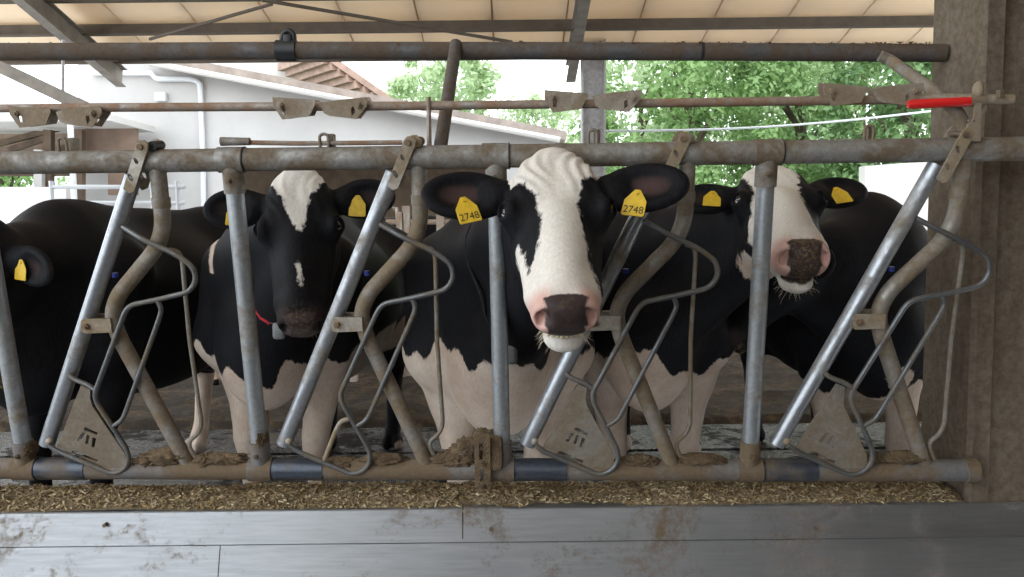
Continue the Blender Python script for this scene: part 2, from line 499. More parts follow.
# ------------------------------------------------------------------ roof
EY, EZ, SL = 11.0, 3.65, 0.24             # eave depth, eave height, slope
def roof_z(y): return EZ + (EY - y) * SL
RX0, RX1, RY0 = -7.6, 13.0, 0.3
ang = math.atan(SL)
rt = Matrix.Rotation(-ang, 3, 'X')
Lr = (EY - RY0) / math.cos(ang)
ceil = None
pw = 0.92
bm = BM()
x = RX0 + 0.03
while x < RX1 + pw:
    box(bm, (x, (EY + RY0) / 2, roof_z((EY + RY0) / 2) + 0.085), (0.09, Lr, 0.05), rt)
    x += pw
ceil = struct(obj('ceiling', bm, M_joint, smooth=False)); ceil['label'] = 'sloping barn roof of pale panels carried on battens'
bm = BM(); box(bm, (0, 0, 0), (pw - 0.022, Lr, 0.04), rt)
bmesh.ops.recalc_face_normals(bm, faces=bm.faces)
pm = bpy.data.meshes.new('roof_panel'); bm.to_mesh(pm); bm.free(); pm.materials.append(M_panel)
k = 0
x = RX0 + pw / 2
while x < RX1:
    o = bpy.data.objects.new('roof_panel', pm); COL.objects.link(o)
    o.location = (x + 0.03, (EY + RY0) / 2, roof_z((EY + RY0) / 2) + 0.03)
    o.parent = ceil
    x += pw
def hbeam(bm, a, b, w, h, t=0.012):
    up = Vector((0, 0, 1)); a, b = Vector(a), Vector(b)
    d = (b - a).normalized(); s = d.cross(up).normalized(); u = s.cross(d)
    bar(bm, a + u * (h / 2), b + u * (h / 2), w, t); bar(bm, a - u * (h / 2), b - u * (h / 2), w, t); bar(bm, a, b, t, h)
y = EY - 0.05
i = 0
while y > 1.0:
    bm = BM(); zz = roof_z(y) - 0.075
    bar(bm, (RX0, y, zz), (RX1, y, zz), 0.07, 0.13)
    bar(bm, (RX0, y - 0.05, zz - 0.06), (RX1, y - 0.05, zz - 0.06), 0.06, 0.02)
    o = struct(obj('purlin', bm, M_purlin, ceil, smooth=False))
    y -= 0.78
# near half of the barn: roof falling towards the other side, closed side wall, end wall on the right; all unseen, added to darken the front
YW = -7.5
RF = 0.3
NX0 = -2.6                                 # the near slope is cut short here, out of view, to let in light from the left
bm = BM(); prism(bm, [Vector((NX0, y_, z_)) for y_, z_ in ((RF, roof_z(RY0) + 0.1), (YW - 1, roof_z(RY0) + 0.1 - (RF - YW + 1) * SL), (YW - 1, roof_z(RY0) - (RF - YW + 1) * SL), (RF, roof_z(RY0)))], Vector((RX1 - NX0, 0, 0)))
o = struct(obj('ceiling', bm, M_ceil, smooth=False)); o['label'] = 'unseen near slope of the barn roof, added to shade the feed alley'  # added overhead, out of view, to block sky light from the front
slab('wall_front_shade', NX0, RX1, YW - 0.2, YW, 0, 3.2, M_conc)['label'] = 'unseen concrete wall added on the near side to darken the front'  # added out of view to block low light from the near side
slab('wall_right_shade', 3.2, 3.4, YW, 2.4, 0, 5.6, M_conc)['label'] = 'unseen concrete wall added to keep light off the right of the feed alley'  # added out of view as a dark side for shade and reflections
slab('wall_back', W(228, 250, 11.2).x, 9.2, 11.2, 11.35, 0, 1.05, M_mudwall)['label'] = 'low brown wall at the back of the barn'
slab('wall_side_shade', 6.6, 6.8, 2.6, 11.2, 0, 1.7, M_mudwall)['label'] = 'brown wall added on the right to darken the cow pen'  # hidden wall, added to cut light entering the pen from the right
slab('wall_left_shade', -7.4, -7.2, 2.6, 9.5, 0, 0.9, M_mudwall)['label'] = 'low brown wall added on the left to darken the cow pen'  # out-of-view wall, added to cut low light from the left
# rafters (steel I-beams running down the slope), knee braces and pillars
def rafter(px, label):
    bm = BM(); hbeam(bm, (px, RY0, roof_z(RY0) - 0.27), (px, EY + 0.1, roof_z(EY + 0.1) - 0.27), 0.13, 0.24)
    return tag(obj('roof_rafter', bm, M_beam, smooth=False), label, 'rafter', 'steel roof rafters')
P0 = W(593, 100, 10.85)
rafter(P0.x - 0.28, 'grey steel roof rafter running down to the central pillar')
P1 = W(45, 45, 9.3)
rafter(P1.x, 'grey steel roof rafter at the upper left corner')
rafter(P0.x + 6.6, 'grey steel roof rafter far to the right')
def pillar(x, y, label):
    t = thing('barn_pillar', (x, y, 0), label, 'pillar', 'steel barn pillars')
    w = 0.145
    bm = BM(); box(bm, (x - w, y, 2.2), (0.022, 0.26, 4.4)); obj('flange', bm, M_steelgrey, t, smooth=False)
    bm = BM(); box(bm, (x + w, y, 2.2), (0.022, 0.26, 4.4)); obj('flange', bm, M_steelgrey, t, smooth=False)
    bm = BM(); box(bm, (x, y - 0.02, 2.2), (2 * w - 0.022, 0.02, 4.4)); obj('web', bm, M_steelgrey, t, smooth=False)
    return t
pillar(P0.x, 10.85, 'grey steel pillar standing behind the central cow')
# wind-bracing tie rods under the roof
def tie(a, b, label):
    bm = BM(); tube(bm, [a, b], 0.018, 8)
    tag(obj('bracing_rod', bm, M_purlin), label, 'rod', 'roof bracing rods')
tie(W(150, 39, 8.6), W(272, 4, 7.9), 'thin bracing rod rising to the right under the roof')
tie(W(262, 0, 7.7), W(512, 42, 8.9), 'thin bracing rod falling to the right under the roof')
# left rafter foot: bracket plate, knee brace and hanger
t = thing('knee_brace', W(40, 90, 9.0), 'flat brown steel knee brace below the left rafter', 'brace')
bm = BM(); bar(bm, W(-40, 48, 9.0), W(86, 108, 9.0), 0.05, 0.13); obj('bar', bm, M_beam, t, smooth=False)
bm = BM(); tube(bm, [W(63, 40, 9.0), W(63, 104, 9.0)], 0.018, 8); obj('hanger_rod', bm, M_steelgrey, t)

# ------------------------------------------------------------------ buildings and trees outside
def px_poly_wall(name, pts, Y, thick, mat, parent=None):
    bm = BM(); prism(bm, [W(x, y, Y) for x, y in pts], Vector((0, thick, 0)))
    return obj(name, bm, mat, parent, smooth=False)
YB = 15.0
bt = thing('farm_building', W(300, 300, YB), 'whitewashed farm building with a long sloping roof behind the left cows', 'building')
px_poly_wall('wall', [(78, 40), (160, 60), (236, 77), (236, 300), (78, 300)], YB, 0.3, M_plaster, bt)
px_poly_wall('wall', [(236, 77), (556, 138), (556, 152), (236, 152)], YB, 0.3, M_plaster, bt)
px_poly_wall('wall', [(500, 152), (556, 152), (556, 300), (500, 300)], YB, 0.3, M_plaster, bt)
px_poly_wall('doorway_back', [(225, 140), (510, 140), (510, 310), (225, 310)], YB + 2.5, 0.2, M_darkwood, bt)
px_poly_wall('doorway_ceiling', [(232, 149), (505, 149), (505, 151), (232, 151)], YB + 0.31, 2.1, M_darkwood, bt)
bm = BM(); prism(bm, [W(x, y, YB - 0.35) for x, y in ((150, 52), (566, 131), (566, 140), (150, 62))], Vector((0, 5, 0)))
obj('roof', bm, M_tile, bt, smooth=False)
bm = BM(); tube(bm, [W(x, y, YB - 0.42) for x, y in ((150, 63), (560, 140))], 0.055, 8); obj('gutter', bm, M_plaster2, bt)
bm = BM(); tube(bm, fillet([W(x, y, YB - 0.08) for x, y in ((92, 73), (152, 73), (156, 79), (190, 79), (200, 82), (203, 160), (204, 230))], 0.15), 0.05, 8)
obj('drainpipe', bm, M_white, bt)
bm = BM(); box(bm, W(161, 97, YB - 0.06), (0.20, 0.12, 0.16)); bevel(bm, 0.015); obj('junction_box', bm, M_white, bt, smooth=False)
# house with exposed rafters further back
YH = 22.0
ht = thing('rafter_house', W(330, 300, YH), 'pale house with brown exposed rafters under its eave', 'building')
px_poly_wall('wall', [(150, 30), (318, 66), (388, 106), (388, 300), (150, 300)], YH, 0.3, M_plaster2, ht)
bm = BM(); prism(bm, [W(x, y, YH - 1.6) for x, y in ((316, 44), (394, 99), (388, 102), (310, 48))], Vector((0, 6, 0.0))); obj('roof', bm, M_wood, ht, smooth=False)
for j in range(9):
    f = j / 8.0
    a = Vector((W(318 + 66 * f, 54 + 48 * f, YH - 1.5))); b = a + Vector((-1.35, 1.4, -0.05))
    bm = BM(); bar(bm, a, b, 0.17, 0.2); obj('rafter_tail', bm, M_wood, ht, smooth=False)
# open shed at the far left
YS = 14.0
st = thing('open_shed', W(40, 300, YS), 'low brown open shed with pale roof edge at far left', 'shed')
bm = BM(); bar(bm, W(-120, 126, YS), W(134, 124, YS), 1.7, 0.10); obj('roof_edge', bm, M_plaster2, st, smooth=False)
px_poly_wall('back_wall', [(-120, 128), (74, 128), (74, 176), (-120, 176)], YS + 1.5, 0.1, M_darkwood, st)
px_poly_wall('back_wall', [(74, 127), (136, 126), (136, 195), (108, 195), (108, 172), (74, 172)], YS + 0.2, 0.1, M_mudwall, st)
for a, b in (((-10, 146), (60, 128)), ((10, 150), (52, 136)), ((60, 150), (110, 128))):
    bm = BM(); bar(bm, W(*a, YS + 0.5), W(*b, YS + 0.5), 0.1, 0.1); obj('rafter', bm, M_darkwood, st, smooth=False)
for px_ in (49, 80):
    bm = BM(); bar(bm, W(px_, 130, YS), W(px_, 300, YS), 0.13, 0.13, Vector((0, 1, 0))); obj('post', bm, M_darkwood, st, smooth=False)
bm = BM(); bar(bm, W(40, 150, YS - .1), W(40, 290, YS - .1), 0.14, 0.14, Vector((0, 1, 0))); obj('post', bm, M_plaster, st, smooth=False)
bm = BM(); tube(bm, [W(70, 118, 12.5), Vector((W(70, 118, 12.5).x, 12.5, 0.0))], 0.045, 8); tag(obj('white_pole', bm, M_white), 'slim white pole standing in front of the brown shed', 'pole')
# white yard walls
bm = BM(); prism(bm, [W(x, y, 13.2) for x, y in ((-120, 187), (66, 187), (66, 270), (-120, 270))], Vector((0, 0.2, 0)))
tag(obj('yard_wall', bm, M_plaster2, smooth=False), 'low white yard wall behind the far left cow', 'wall')
bm = BM(); prism(bm, [W(x, y, 17) for x, y in ((865, 166), (905, 163), (1040, 158), (1040, 260), (865, 260))], Vector((0, 0.3, 0)))
tag(obj('yard_wall', bm, M_plaster2, smooth=False), 'pale boundary wall behind the right-hand cows', 'wall')
# white gate behind the left cow
gt = thing('yard_gate', W(110, 260, 10.6), 'white tubular yard gate behind the far left cow', 'gate')
for yy in (187, 203, 220):
    bm = BM(); tube(bm, [W(51, yy, 10.6), W(185, yy, 10.6)], 0.028, 8); obj('rail', bm, M_white, gt)
for xx in (51, 152, 177):
    bm = BM(); tube(bm, [W(xx, 181, 10.6), Vector((W(xx, 181, 10.6).x, 10.6, 0.02))], 0.03, 8); obj('upright', bm, M_white, gt)
# overhead cable
bm = BM(); cb = [W(604 + 336 * t_, 131 - 21 * t_ + 6 * math.sin(math.pi * t_), 10.9 + 2 * t_) for t_ in [i / 12 for i in range(13)]]
tube(bm, cb, 0.018, 6); tag(obj('overhead_cable', bm, M_white), 'pale cable strung in front of the green trees', 'cable')

def tree(px, base_Y, w, h0, h1, mat, n, label, leaf=0.22, seed=1):
    R = random.Random(seed)
    c = W(px, 225, base_Y)
    t = thing('leafy_tree', (c.x, base_Y, -0.02), label, 'tree', 'trees beyond the barn')
    bm = BM()
    tube(bm, [(c.x, base_Y, -0.1), (c.x + 0.1, base_Y, (h0 + h1) * 0.3), (c.x, base_Y + .1, h1 * 0.75)], [0.22, 0.17, 0.06], 8)
    for q in range(6):
        a = R.uniform(0, 6.28); zz = R.uniform(0.3, 0.6) * h1
        tube(bm, [(c.x, base_Y, zz), (c.x + math.cos(a) * w * .35, base_Y + math.sin(a) * w * .35, zz + h1 * .2)], [0.08, 0.03], 6)
    obj('trunk', bm, M_bark, t)
    clumps = []
    for q in range(80):
        a = R.uniform(0, 6.283); rr = math.sqrt(R.random()); z = R.random()
        wid = w * (0.55 + 0.45 * math.sin(math.pi * min(1, z * 0.9 + 0.1)))
        clumps.append((c.x + math.cos(a) * rr * wid, base_Y + math.sin(a) * rr * wid * 0.8, h0 + (h1 - h0) * z, R.uniform(0.45, 1.0)))
    V, Fc = [], []
    for q in range(n):
        cx, cy, cz, cr = clumps[R.randrange(len(clumps))]
        d = Vector((R.gauss(0, 1), R.gauss(0, 1), R.gauss(0, 1))).normalized() * cr * (R.random() ** 0.4)
        p = Vector((cx, cy, cz)) + d
        nrm = (d.normalized() + Vector((R.uniform(-.7, .7), R.uniform(-.7, .7), R.uniform(-.2, 1)))).normalized()
        s = nrm.cross(Vector((R.uniform(-1, 1), R.uniform(-1, 1), R.uniform(-1, 1)))).normalized()
        u = nrm.cross(s); L = leaf * R.uniform(0.6, 1.3); Wd = L * 0.55
        b0 = len(V)
        V += [p - s * L * .5, p + u * Wd * .5 + nrm * L * .1, p + s * L * .5, p - u * Wd * .5 + nrm * L * .1]
        Fc.append((b0, b0 + 1, b0 + 2, b0 + 3))
    me = bpy.data.meshes.new('foliage'); me.from_pydata([tuple(v) for v in V], [], Fc)
    f = link('foliage', me, mat, t, smooth=False); f['kind'] = 'stuff'
    return t
tree(690, 24, 3.2, 0.4, 8.0, M_leaf[0], 16000, 'dense green tree just right of the steel pillar', seed=11)
tree(800, 26, 3.4, 0.4, 8.4, M_leaf[0], 16000, 'broad green tree right of the middle of the gap', seed=12)
tree(905, 23, 2.8, 0.3, 7.6, M_leaf[2], 14000, 'darker green tree closest to the concrete column', seed=13)
tree(745, 33, 4.2, 0.4, 10.0, M_leaf[1], 14000, 'haze-paled tree showing between the dense green trees', 0.3, seed=14)
tree(640, 30, 2.6, 0.3, 9.0, M_leaf[1], 6000, 'haze-paled green tree beside the steel pillar', 0.28, seed=15)
tree(860, 34, 4.4, 0.4, 10.5, M_leaf[1], 14000, 'haze-paled tall tree behind the dense right-hand trees', 0.3, seed=16)
tree(990, 30, 4.4, 0.4, 9.5, M_leaf[0], 8000, 'green tree largely hidden by the concrete column', 0.26, seed=17)
tree(455, 44, 4.6, 1.0, 10.2, M_leaf[1], 11000, 'haze-paled green tree above the farm building roof', 0.34, seed=18)
tree(540, 40, 2.8, 0.5, 7.2, M_leaf[1], 8000, 'small haze-paled tree left of the steel pillar', 0.3, seed=19)
tree(12, 26, 2.4, 0.2, 4.2, M_leaf[0], 3000, 'green bush seen beyond the open shed', 0.25, seed=20)

# ------------------------------------------------------------------ concrete column at the right
bm = BM()
CX = 1.297
poly = [(CX, 2.50), (CX, 2.42), (CX - 0.004, 2.41), (CX - 0.004, 2.242), (CX + 0.008, 2.23), (1.352, 2.23), (1.372, 2.26), (1.95, 2.26), (1.95, 2.50)]
prism(bm, [Vector((x, y, 0)) for x, y in poly], Vector((0, 0, 4.2)))
struct_col = obj('concrete_column', bm, M_conc, smooth=False)
tag(struct_col, 'rough brown-grey concrete column at the right edge of the fence', 'column')

# ------------------------------------------------------------------ feed curb with stainless sheets
ZC = 0.495
bm = BM(); box(bm, (-1.255, 2.315, ZC / 2 - 0.02), (5.09, 0.18, ZC - 0.04)); cb_ = struct(obj('feed_curb', bm, M_conc, smooth=False)); cb_['label'] = 'concrete feed curb below the fence'
YE = 2.215                                  # front top edge of the sheet
ct = thing('stainless_curb_lining', (0, YE, 0.3), 'folded stainless steel sheet lining along the front of the feed curb', 'lining')
def xat(px, py, Y): return W(px, py, Y).x
xj1 = xat(463, 520, YE); xj2 = xat(224, 560, YE)
z1 = W(512, 508, YE).z; z2 = W(512, 543, YE - 0.03).z
def sheet(name, x0, x1, prof):
    bm = BM()
    rows = [[bm.verts.new((x, y, z)) for (y, z) in prof] for x in (x0, x1)]
    for i in range(len(prof) - 1):
        bm.faces.new((rows[0][i], rows[1][i], rows[1][i + 1], rows[0][i + 1]))
    bmesh.ops.solidify(bm, geom=list(bm.faces), thickness=0.003)
    o = obj(name, bm, M_stainless, ct, smooth=False)
    return o
profU = [(YE + 0.11, z1 + 0.001), (YE + 0.004, z1), (YE, z1 - 0.003), (YE - 0.03, z2 + 0.004), (YE - 0.027, z2)]
profL = [(YE - 0.020, z2 + 0.01), (YE - 0.024, z2 - 0.003), (YE - 0.06, 0.30), (YE - 0.065, 0.285), (YE - 0.16, 0.18), (YE - 0.34, 0.12), (YE - 0.9, 0.09)]
edgesU = [-3.9, -2.0, xj1, 1.9]; edgesL = [-3.9, -1.9, xj2, 1.9]
for e, p, nme in ((edgesU, profU, 'lip_sheet'), (edgesL, profL, 'trough_sheet')):
    for a, b in zip(e[:-1], e[1:]):
        if nme == 'lip_sheet' and b > 1.5:
            sheet(nme, a + 0.0015, 1.285, p); sheet(nme, 1.285, b, p[1:])
        else:
            sheet(nme, a + 0.0015, b - 0.0015, p)
for px_, py_ in ((105, 525), (491, 529), (815, 528), (868, 541), (343, 572)):
    bm = BM(); c = W(px_, py_, YE - 0.018)
    tube(bm, [c + Vector((0, 0.01, 0)), c + Vector((0, -0.006, 0))], 0.0055, 10); obj('rivet', bm, M_bolt, ct)

# ------------------------------------------------------------------ feed on the curb
def feed_h(x, y):
    n = mnoise.noise(Vector((x * 3.1, y * 4, 0.3)))
    n2 = mnoise.noise(Vector((x * 17, y * 17, 2.0))); n3 = mnoise.noise(Vector((x * 55, y * 55, 5.0)))
    t = (y - 2.222) / 0.18
    env = min(1, max(0, t * 5)) * (0.55 + 0.45 * math.sin(min(1, t) * math.pi))
    edge = 0.010 * math.exp(-((t) ** 2) * 60) * n
    return ZC + 0.004 + env * (0.026 + 0.020 * n + 0.010 * n2) + 0.006 * n3 * min(1, env * 3) + edge - 0.012 * (n < -0.28 and t < 0.35)
bm = BM()
nx, ny = 560, 30
x0, x1 = -2.1, 1.285
vs = [[bm.verts.new((x0 + (x1 - x0) * i / nx, 2.222 + 0.18 * j / ny, feed_h(x0 + (x1 - x0) * i / nx, 2.222 + 0.18 * j / ny))) for j in range(ny + 1)] for i in range(nx + 1)]
for i in range(nx):
    for j in range(ny):
        bm.faces.new((vs[i][j], vs[i + 1][j], vs[i + 1][j + 1], vs[i][j + 1]))
o = obj('feed_bed', bm, M_feed, sharp=None)
tag(o, 'golden brown chopped feed spread along the curb under the fence', 'feed', kind='stuff')
V, Fc, Mi = [], [], []
R = random.Random(5)
for q in range(15000):
    x = R.uniform(x0, x1 - 0.02); y = 2.226 + 0.168 * R.random() ** 1.2
    z = feed_h(x, y) + R.uniform(0.0, 0.006)
    L = R.uniform(0.0025, 0.0085) * (1.8 if R.random() < 0.08 else 1); w = R.uniform(0.0010, 0.0030)
    a = R.uniform(0, 6.283); tl = R.uniform(-0.5, 0.6)
    d = Vector((math.cos(a) * math.cos(tl), math.sin(a) * math.cos(tl), math.sin(tl)))
    s = d.cross(Vector((R.uniform(-.6, .6), R.uniform(-.6, .6), 1))).normalized(); u = s.cross(d)
    p = Vector((x, y, z)); b0 = len(V)
    for e in (-1, 1):
        V += [p + d * e * L + s * w, p + d * e * L - s * w * .6 + u * w * .8, p + d * e * L - s * w * .6 - u * w * .5]
    Fc += [(b0, b0 + 1, b0 + 4, b0 + 3), (b0 + 1, b0 + 2, b0 + 5, b0 + 4), (b0 + 2, b0, b0 + 3, b0 + 5), (b0, b0 + 2, b0 + 1), (b0 + 3, b0 + 4, b0 + 5)]
    Mi += [R.choices((0, 1, 2, 3), (5, 3, 2.2, 1.5))[0]] * 5
me = bpy.data.meshes.new('feed_chips'); me.from_pydata([tuple(v) for v in V], [], Fc)
fc = link('feed_chips', me, M_chip, None, smooth=False)
me.polygons.foreach_set('material_index', Mi)
tag(fc, 'loose straw and silage chips lying on the feed', 'feed', kind='stuff')

# ------------------------------------------------------------------ the feed fence (fixed parts)
ff = thing('feed_fence', F(0, 0), 'galvanised steel feed fence with two rails, posts and bent neck bars', 'fence')
RR = 0.0305
bm = BM(); tube(bm, [F(-2.4 + 4.2 * i / 20, FH) for i in range(21)], RR, 24); obj('top_rail', bm, M_rail, ff)
bm = BM(); tube(bm, [F(-2.4 + 3.69 * i / 20, 0) for i in range(21)], RR, 24); obj('bottom_rail', bm, M_lowrail, ff)
bm = BM(); tube(bm, [F(1.262, 0), F(1.294, 0)], RR + 0.004, 24); obj('end_cap', bm, M_lowrail, ff)
def bolt(c, d, r=0.007, name='bolt', parent=ff, mat=None):
    bm = BM(); tube(bm, [c - d * 0.008, c + d * 0.007], r, 6)
    tube(bm, [c + d * 0.007, c + d * 0.012], r * 0.55, 8)
    return obj(name, bm, mat or M_bolt, parent)
for i in range(4):
    u = U0 + SP * (i - 2)
    bm = BM(); tube(bm, [F(u, 0.03), F(u, FH * 0.5), F(u, FH - 0.03)], 0.0235, 18)
    po = obj('post', bm, M_post, ff)
    for v, sg, m in ((FH, -1, M_rail), (0, 1, M_lowrail)):
        bm = BM(); tube(bm, [F(u - 0.035, v), F(u + 0.034, v)], RR + 0.0035, 24); cs = obj('clamp_sleeve', bm, m, po)
        bm = BM(); tube(bm, [F(u + 0.034, v), F(u + 0.037, v)], RR + 0.0042, 24); obj('clamp_ring', bm, M_black, po)
        bm = BM(); tube(bm, [F(u, v + sg * 0.015), F(u, v + sg * 0.088)], 0.028, 18); obj('clamp_socket', bm, m, po)
        bolt(F(u - 0.002, v + sg * 0.052, 0.029), F_N, parent=po)
        if sg == 1:
            for e, w in ((0.165, 0.0),):
                bm = BM(); tube(bm, [F(u + 0.038, 0), F(u + e * 1.12, 0)], RR + 0.0022, 24); obj('wear_sleeve', bm, M_sleeve_dark, ff)
# the bent neck bar, its thin guard rod and the little eye on the top rail: traced once, set out at the stall pitch
bent = [T(419, 164), T(421, 236), T(368, 294), T(360.5, 314), T(366, 335), T(429, 468)]
rodD = [T(424, 247, -0.002), T(433, 249, -0.012), T(435.5, 258, -0.012), T(437, 340, -0.012), T(443, 424, -0.012), T(439, 434, -0.008), T(430, 441, -0.002), T(430, 448), T(438, 462)]
def world_pts(pts, k): return [F(p[0] + SP * k, p[1], p[2]) for p in pts]
for k in (-1, 0, 1, 2):
    P = world_pts(bent, k)
    bm = BM(); tube(bm, fillet([P[0], P[1]], .01)[:1] + fillet([P[0], P[1], P[2], P[3], P[4], P[5]], 0.07, 7)[1:], 0.0215, 18)
    nb = obj('neck_bar', bm, M_bent, ff)
    bm = BM(); tube(bm, [P[0] + (P[1] - P[0]) * 0.42, P[0] + (P[1] - P[0]) * 0.56], 0.0245, 18); obj('neck_bar_sleeve', bm, M_bent, nb)
    bm = BM(); tube(bm, fillet(world_pts(rodD, k), 0.02), 0.0062, 10); obj('guard_rod', bm, M_bent, ff)
    # latch eye: a folded strap standing on the rail
    e = T(325, 146)
    bm = BM()
    c0 = F(e[0] + SP * k, FH + RR - 0.003, 0.006)
    tube(bm, fillet([c0 - F_U * 0.011, c0 - F_U * 0.011 + F_V * 0.036, c0 + F_U * 0.011 + F_V * 0.036, c0 + F_U * 0.011], 0.012), 0.0042, 8)
    obj('latch_eye', bm, M_bent, ff)
    bm = BM(); box(bm, c0 + F_U * 0.012 + F_V * 0.017 - F_N * 0.03, (0.016, 0.03, 0.034)); obj('latch_block', bm, M_bolt, ff, smooth=False)
# slotted clamp on the bottom rail beside the middle post
def slotted(name, pts, holes, n, th, k, mat, parent):
    return plate_with_holes(name, [(p[0] + SP * k, p[1]) for p in pts], [[(p[0] + SP * k, p[1]) for p in h] for h in holes], th,
                            lambda x, y, z: F(x, y, n + z), mat, parent)
q = lambda x, y: T(x, y, 0.05)
slotted('slotted_clamp', [q(474, 433), q(490, 433), q(491, 491), q(475, 491)],
        [[q(479, 443), q(483, 443), q(483.5, 459), q(479.5, 459)], [q(480, 468), q(484, 468), q(484, 481), q(480, 481)]], 0.05, 0.008, 0, M_caked, ff)
bolt(TP(482, 463, 0.055), F_N, 0.009, mat=M_caked); bolt(TP(482.5, 486, 0.055), F_N, 0.009, mat=M_caked)
bm = BM(); box(bm, TP(494, 452, 0.02), (0.05, 0.05, 0.1)); bevel(bm, 0.012); obj('clamp_back', bm, M_caked, ff)
# clods of feed caked on the bottom rail
def clod(cx, cy, rx, ry, seed, n=0.0, rz=0.028):
    bm = BM(); bmesh.ops.create_icosphere(bm, subdivisions=5, radius=1)
    c = TP(cx, cy, n)
    for v in bm.verts:
        d = v.co.copy()
        k = 1 + 0.28 * mnoise.noise(d * 1.6 + Vector((seed, 0, 0))) + 0.24 * mnoise.noise(d * 4.5 + Vector((0, seed, 0))) + .16 * mnoise.noise(d * 11) + .09 * mnoise.noise(d * 26)
        v.co = c + F_U * d.x * rx * k + F_V * d.z * ry * k + F_N * d.y * rz * k
    return obj('caked_feed', bm, M_caked, ff, sharp=None)
for a in ((168, 457, 0.06, 0.026, 1), (150, 460, 0.04, 0.02, 2), (455, 459, 0.075, 0.024, 3), (468, 449, 0.045, 0.032, 4), (484, 440, 0.032, 0.035, 4.5),
          (225, 459, 0.07, 0.016, 5), (205, 460, 0.03, 0.018, 6), (385, 459, 0.06, 0.013, 7), (905, 457, 0.06, 0.014, 8), (700, 459, 0.07, 0.013, 9),
          (870, 458, 0.04, 0.012, 10), (640, 460, 0.05, 0.012, 11), (30, 449, 0.018, 0.022, 12), (262, 437, 0.016, 0.03, 13), (340, 462, 0.05, 0.012, 14)):
    clod(*a)

# ------------------------------------------------------------------ swinging headlock levers
rodA = [(380, 224), (400, 236), (434, 251.5), (451, 264), (454, 278), (446, 290), (412, 298), (381, 304), (373, 321), (340.5, 393), (341.5, 402),
        (369, 449), (371, 461), (364, 471), (352, 474.5), (297, 451), (289, 445)]
rodB = [(412, 299), (416, 307), (413, 316), (372, 409), (367, 420), (357, 426)]
rodC = [(349, 419), (341, 421), (336, 430), (324.5, 460)]
hinge_outer = [(404, 140), (407, 136.5), (412, 136), (416, 140), (415, 146), (398, 188), (393, 190), (387, 185.5)]
def lens(cx, cy, rx, ry, a=0.35, n=10):
    return [(cx + rx * math.cos(t_) * math.cos(a) - ry * math.sin(t_) * math.sin(a) * -1, cy + ry * math.sin(t_) * math.cos(a) - rx * math.cos(t_) * math.sin(a) * -0) for t_ in [2 * math.pi * i / n for i in range(n)]]
lever_labels = {-1: 'leftmost headlock lever, tube with rod loops and mud-coated cut-out plate',
                0: 'headlock lever in front of the black-faced cow, rod loops and no plate',
                1: 'headlock lever behind the staring cow\'s chin, with cut-out plate',
                2: 'shiny headlock lever beside the concrete column, with cut-out plate'}
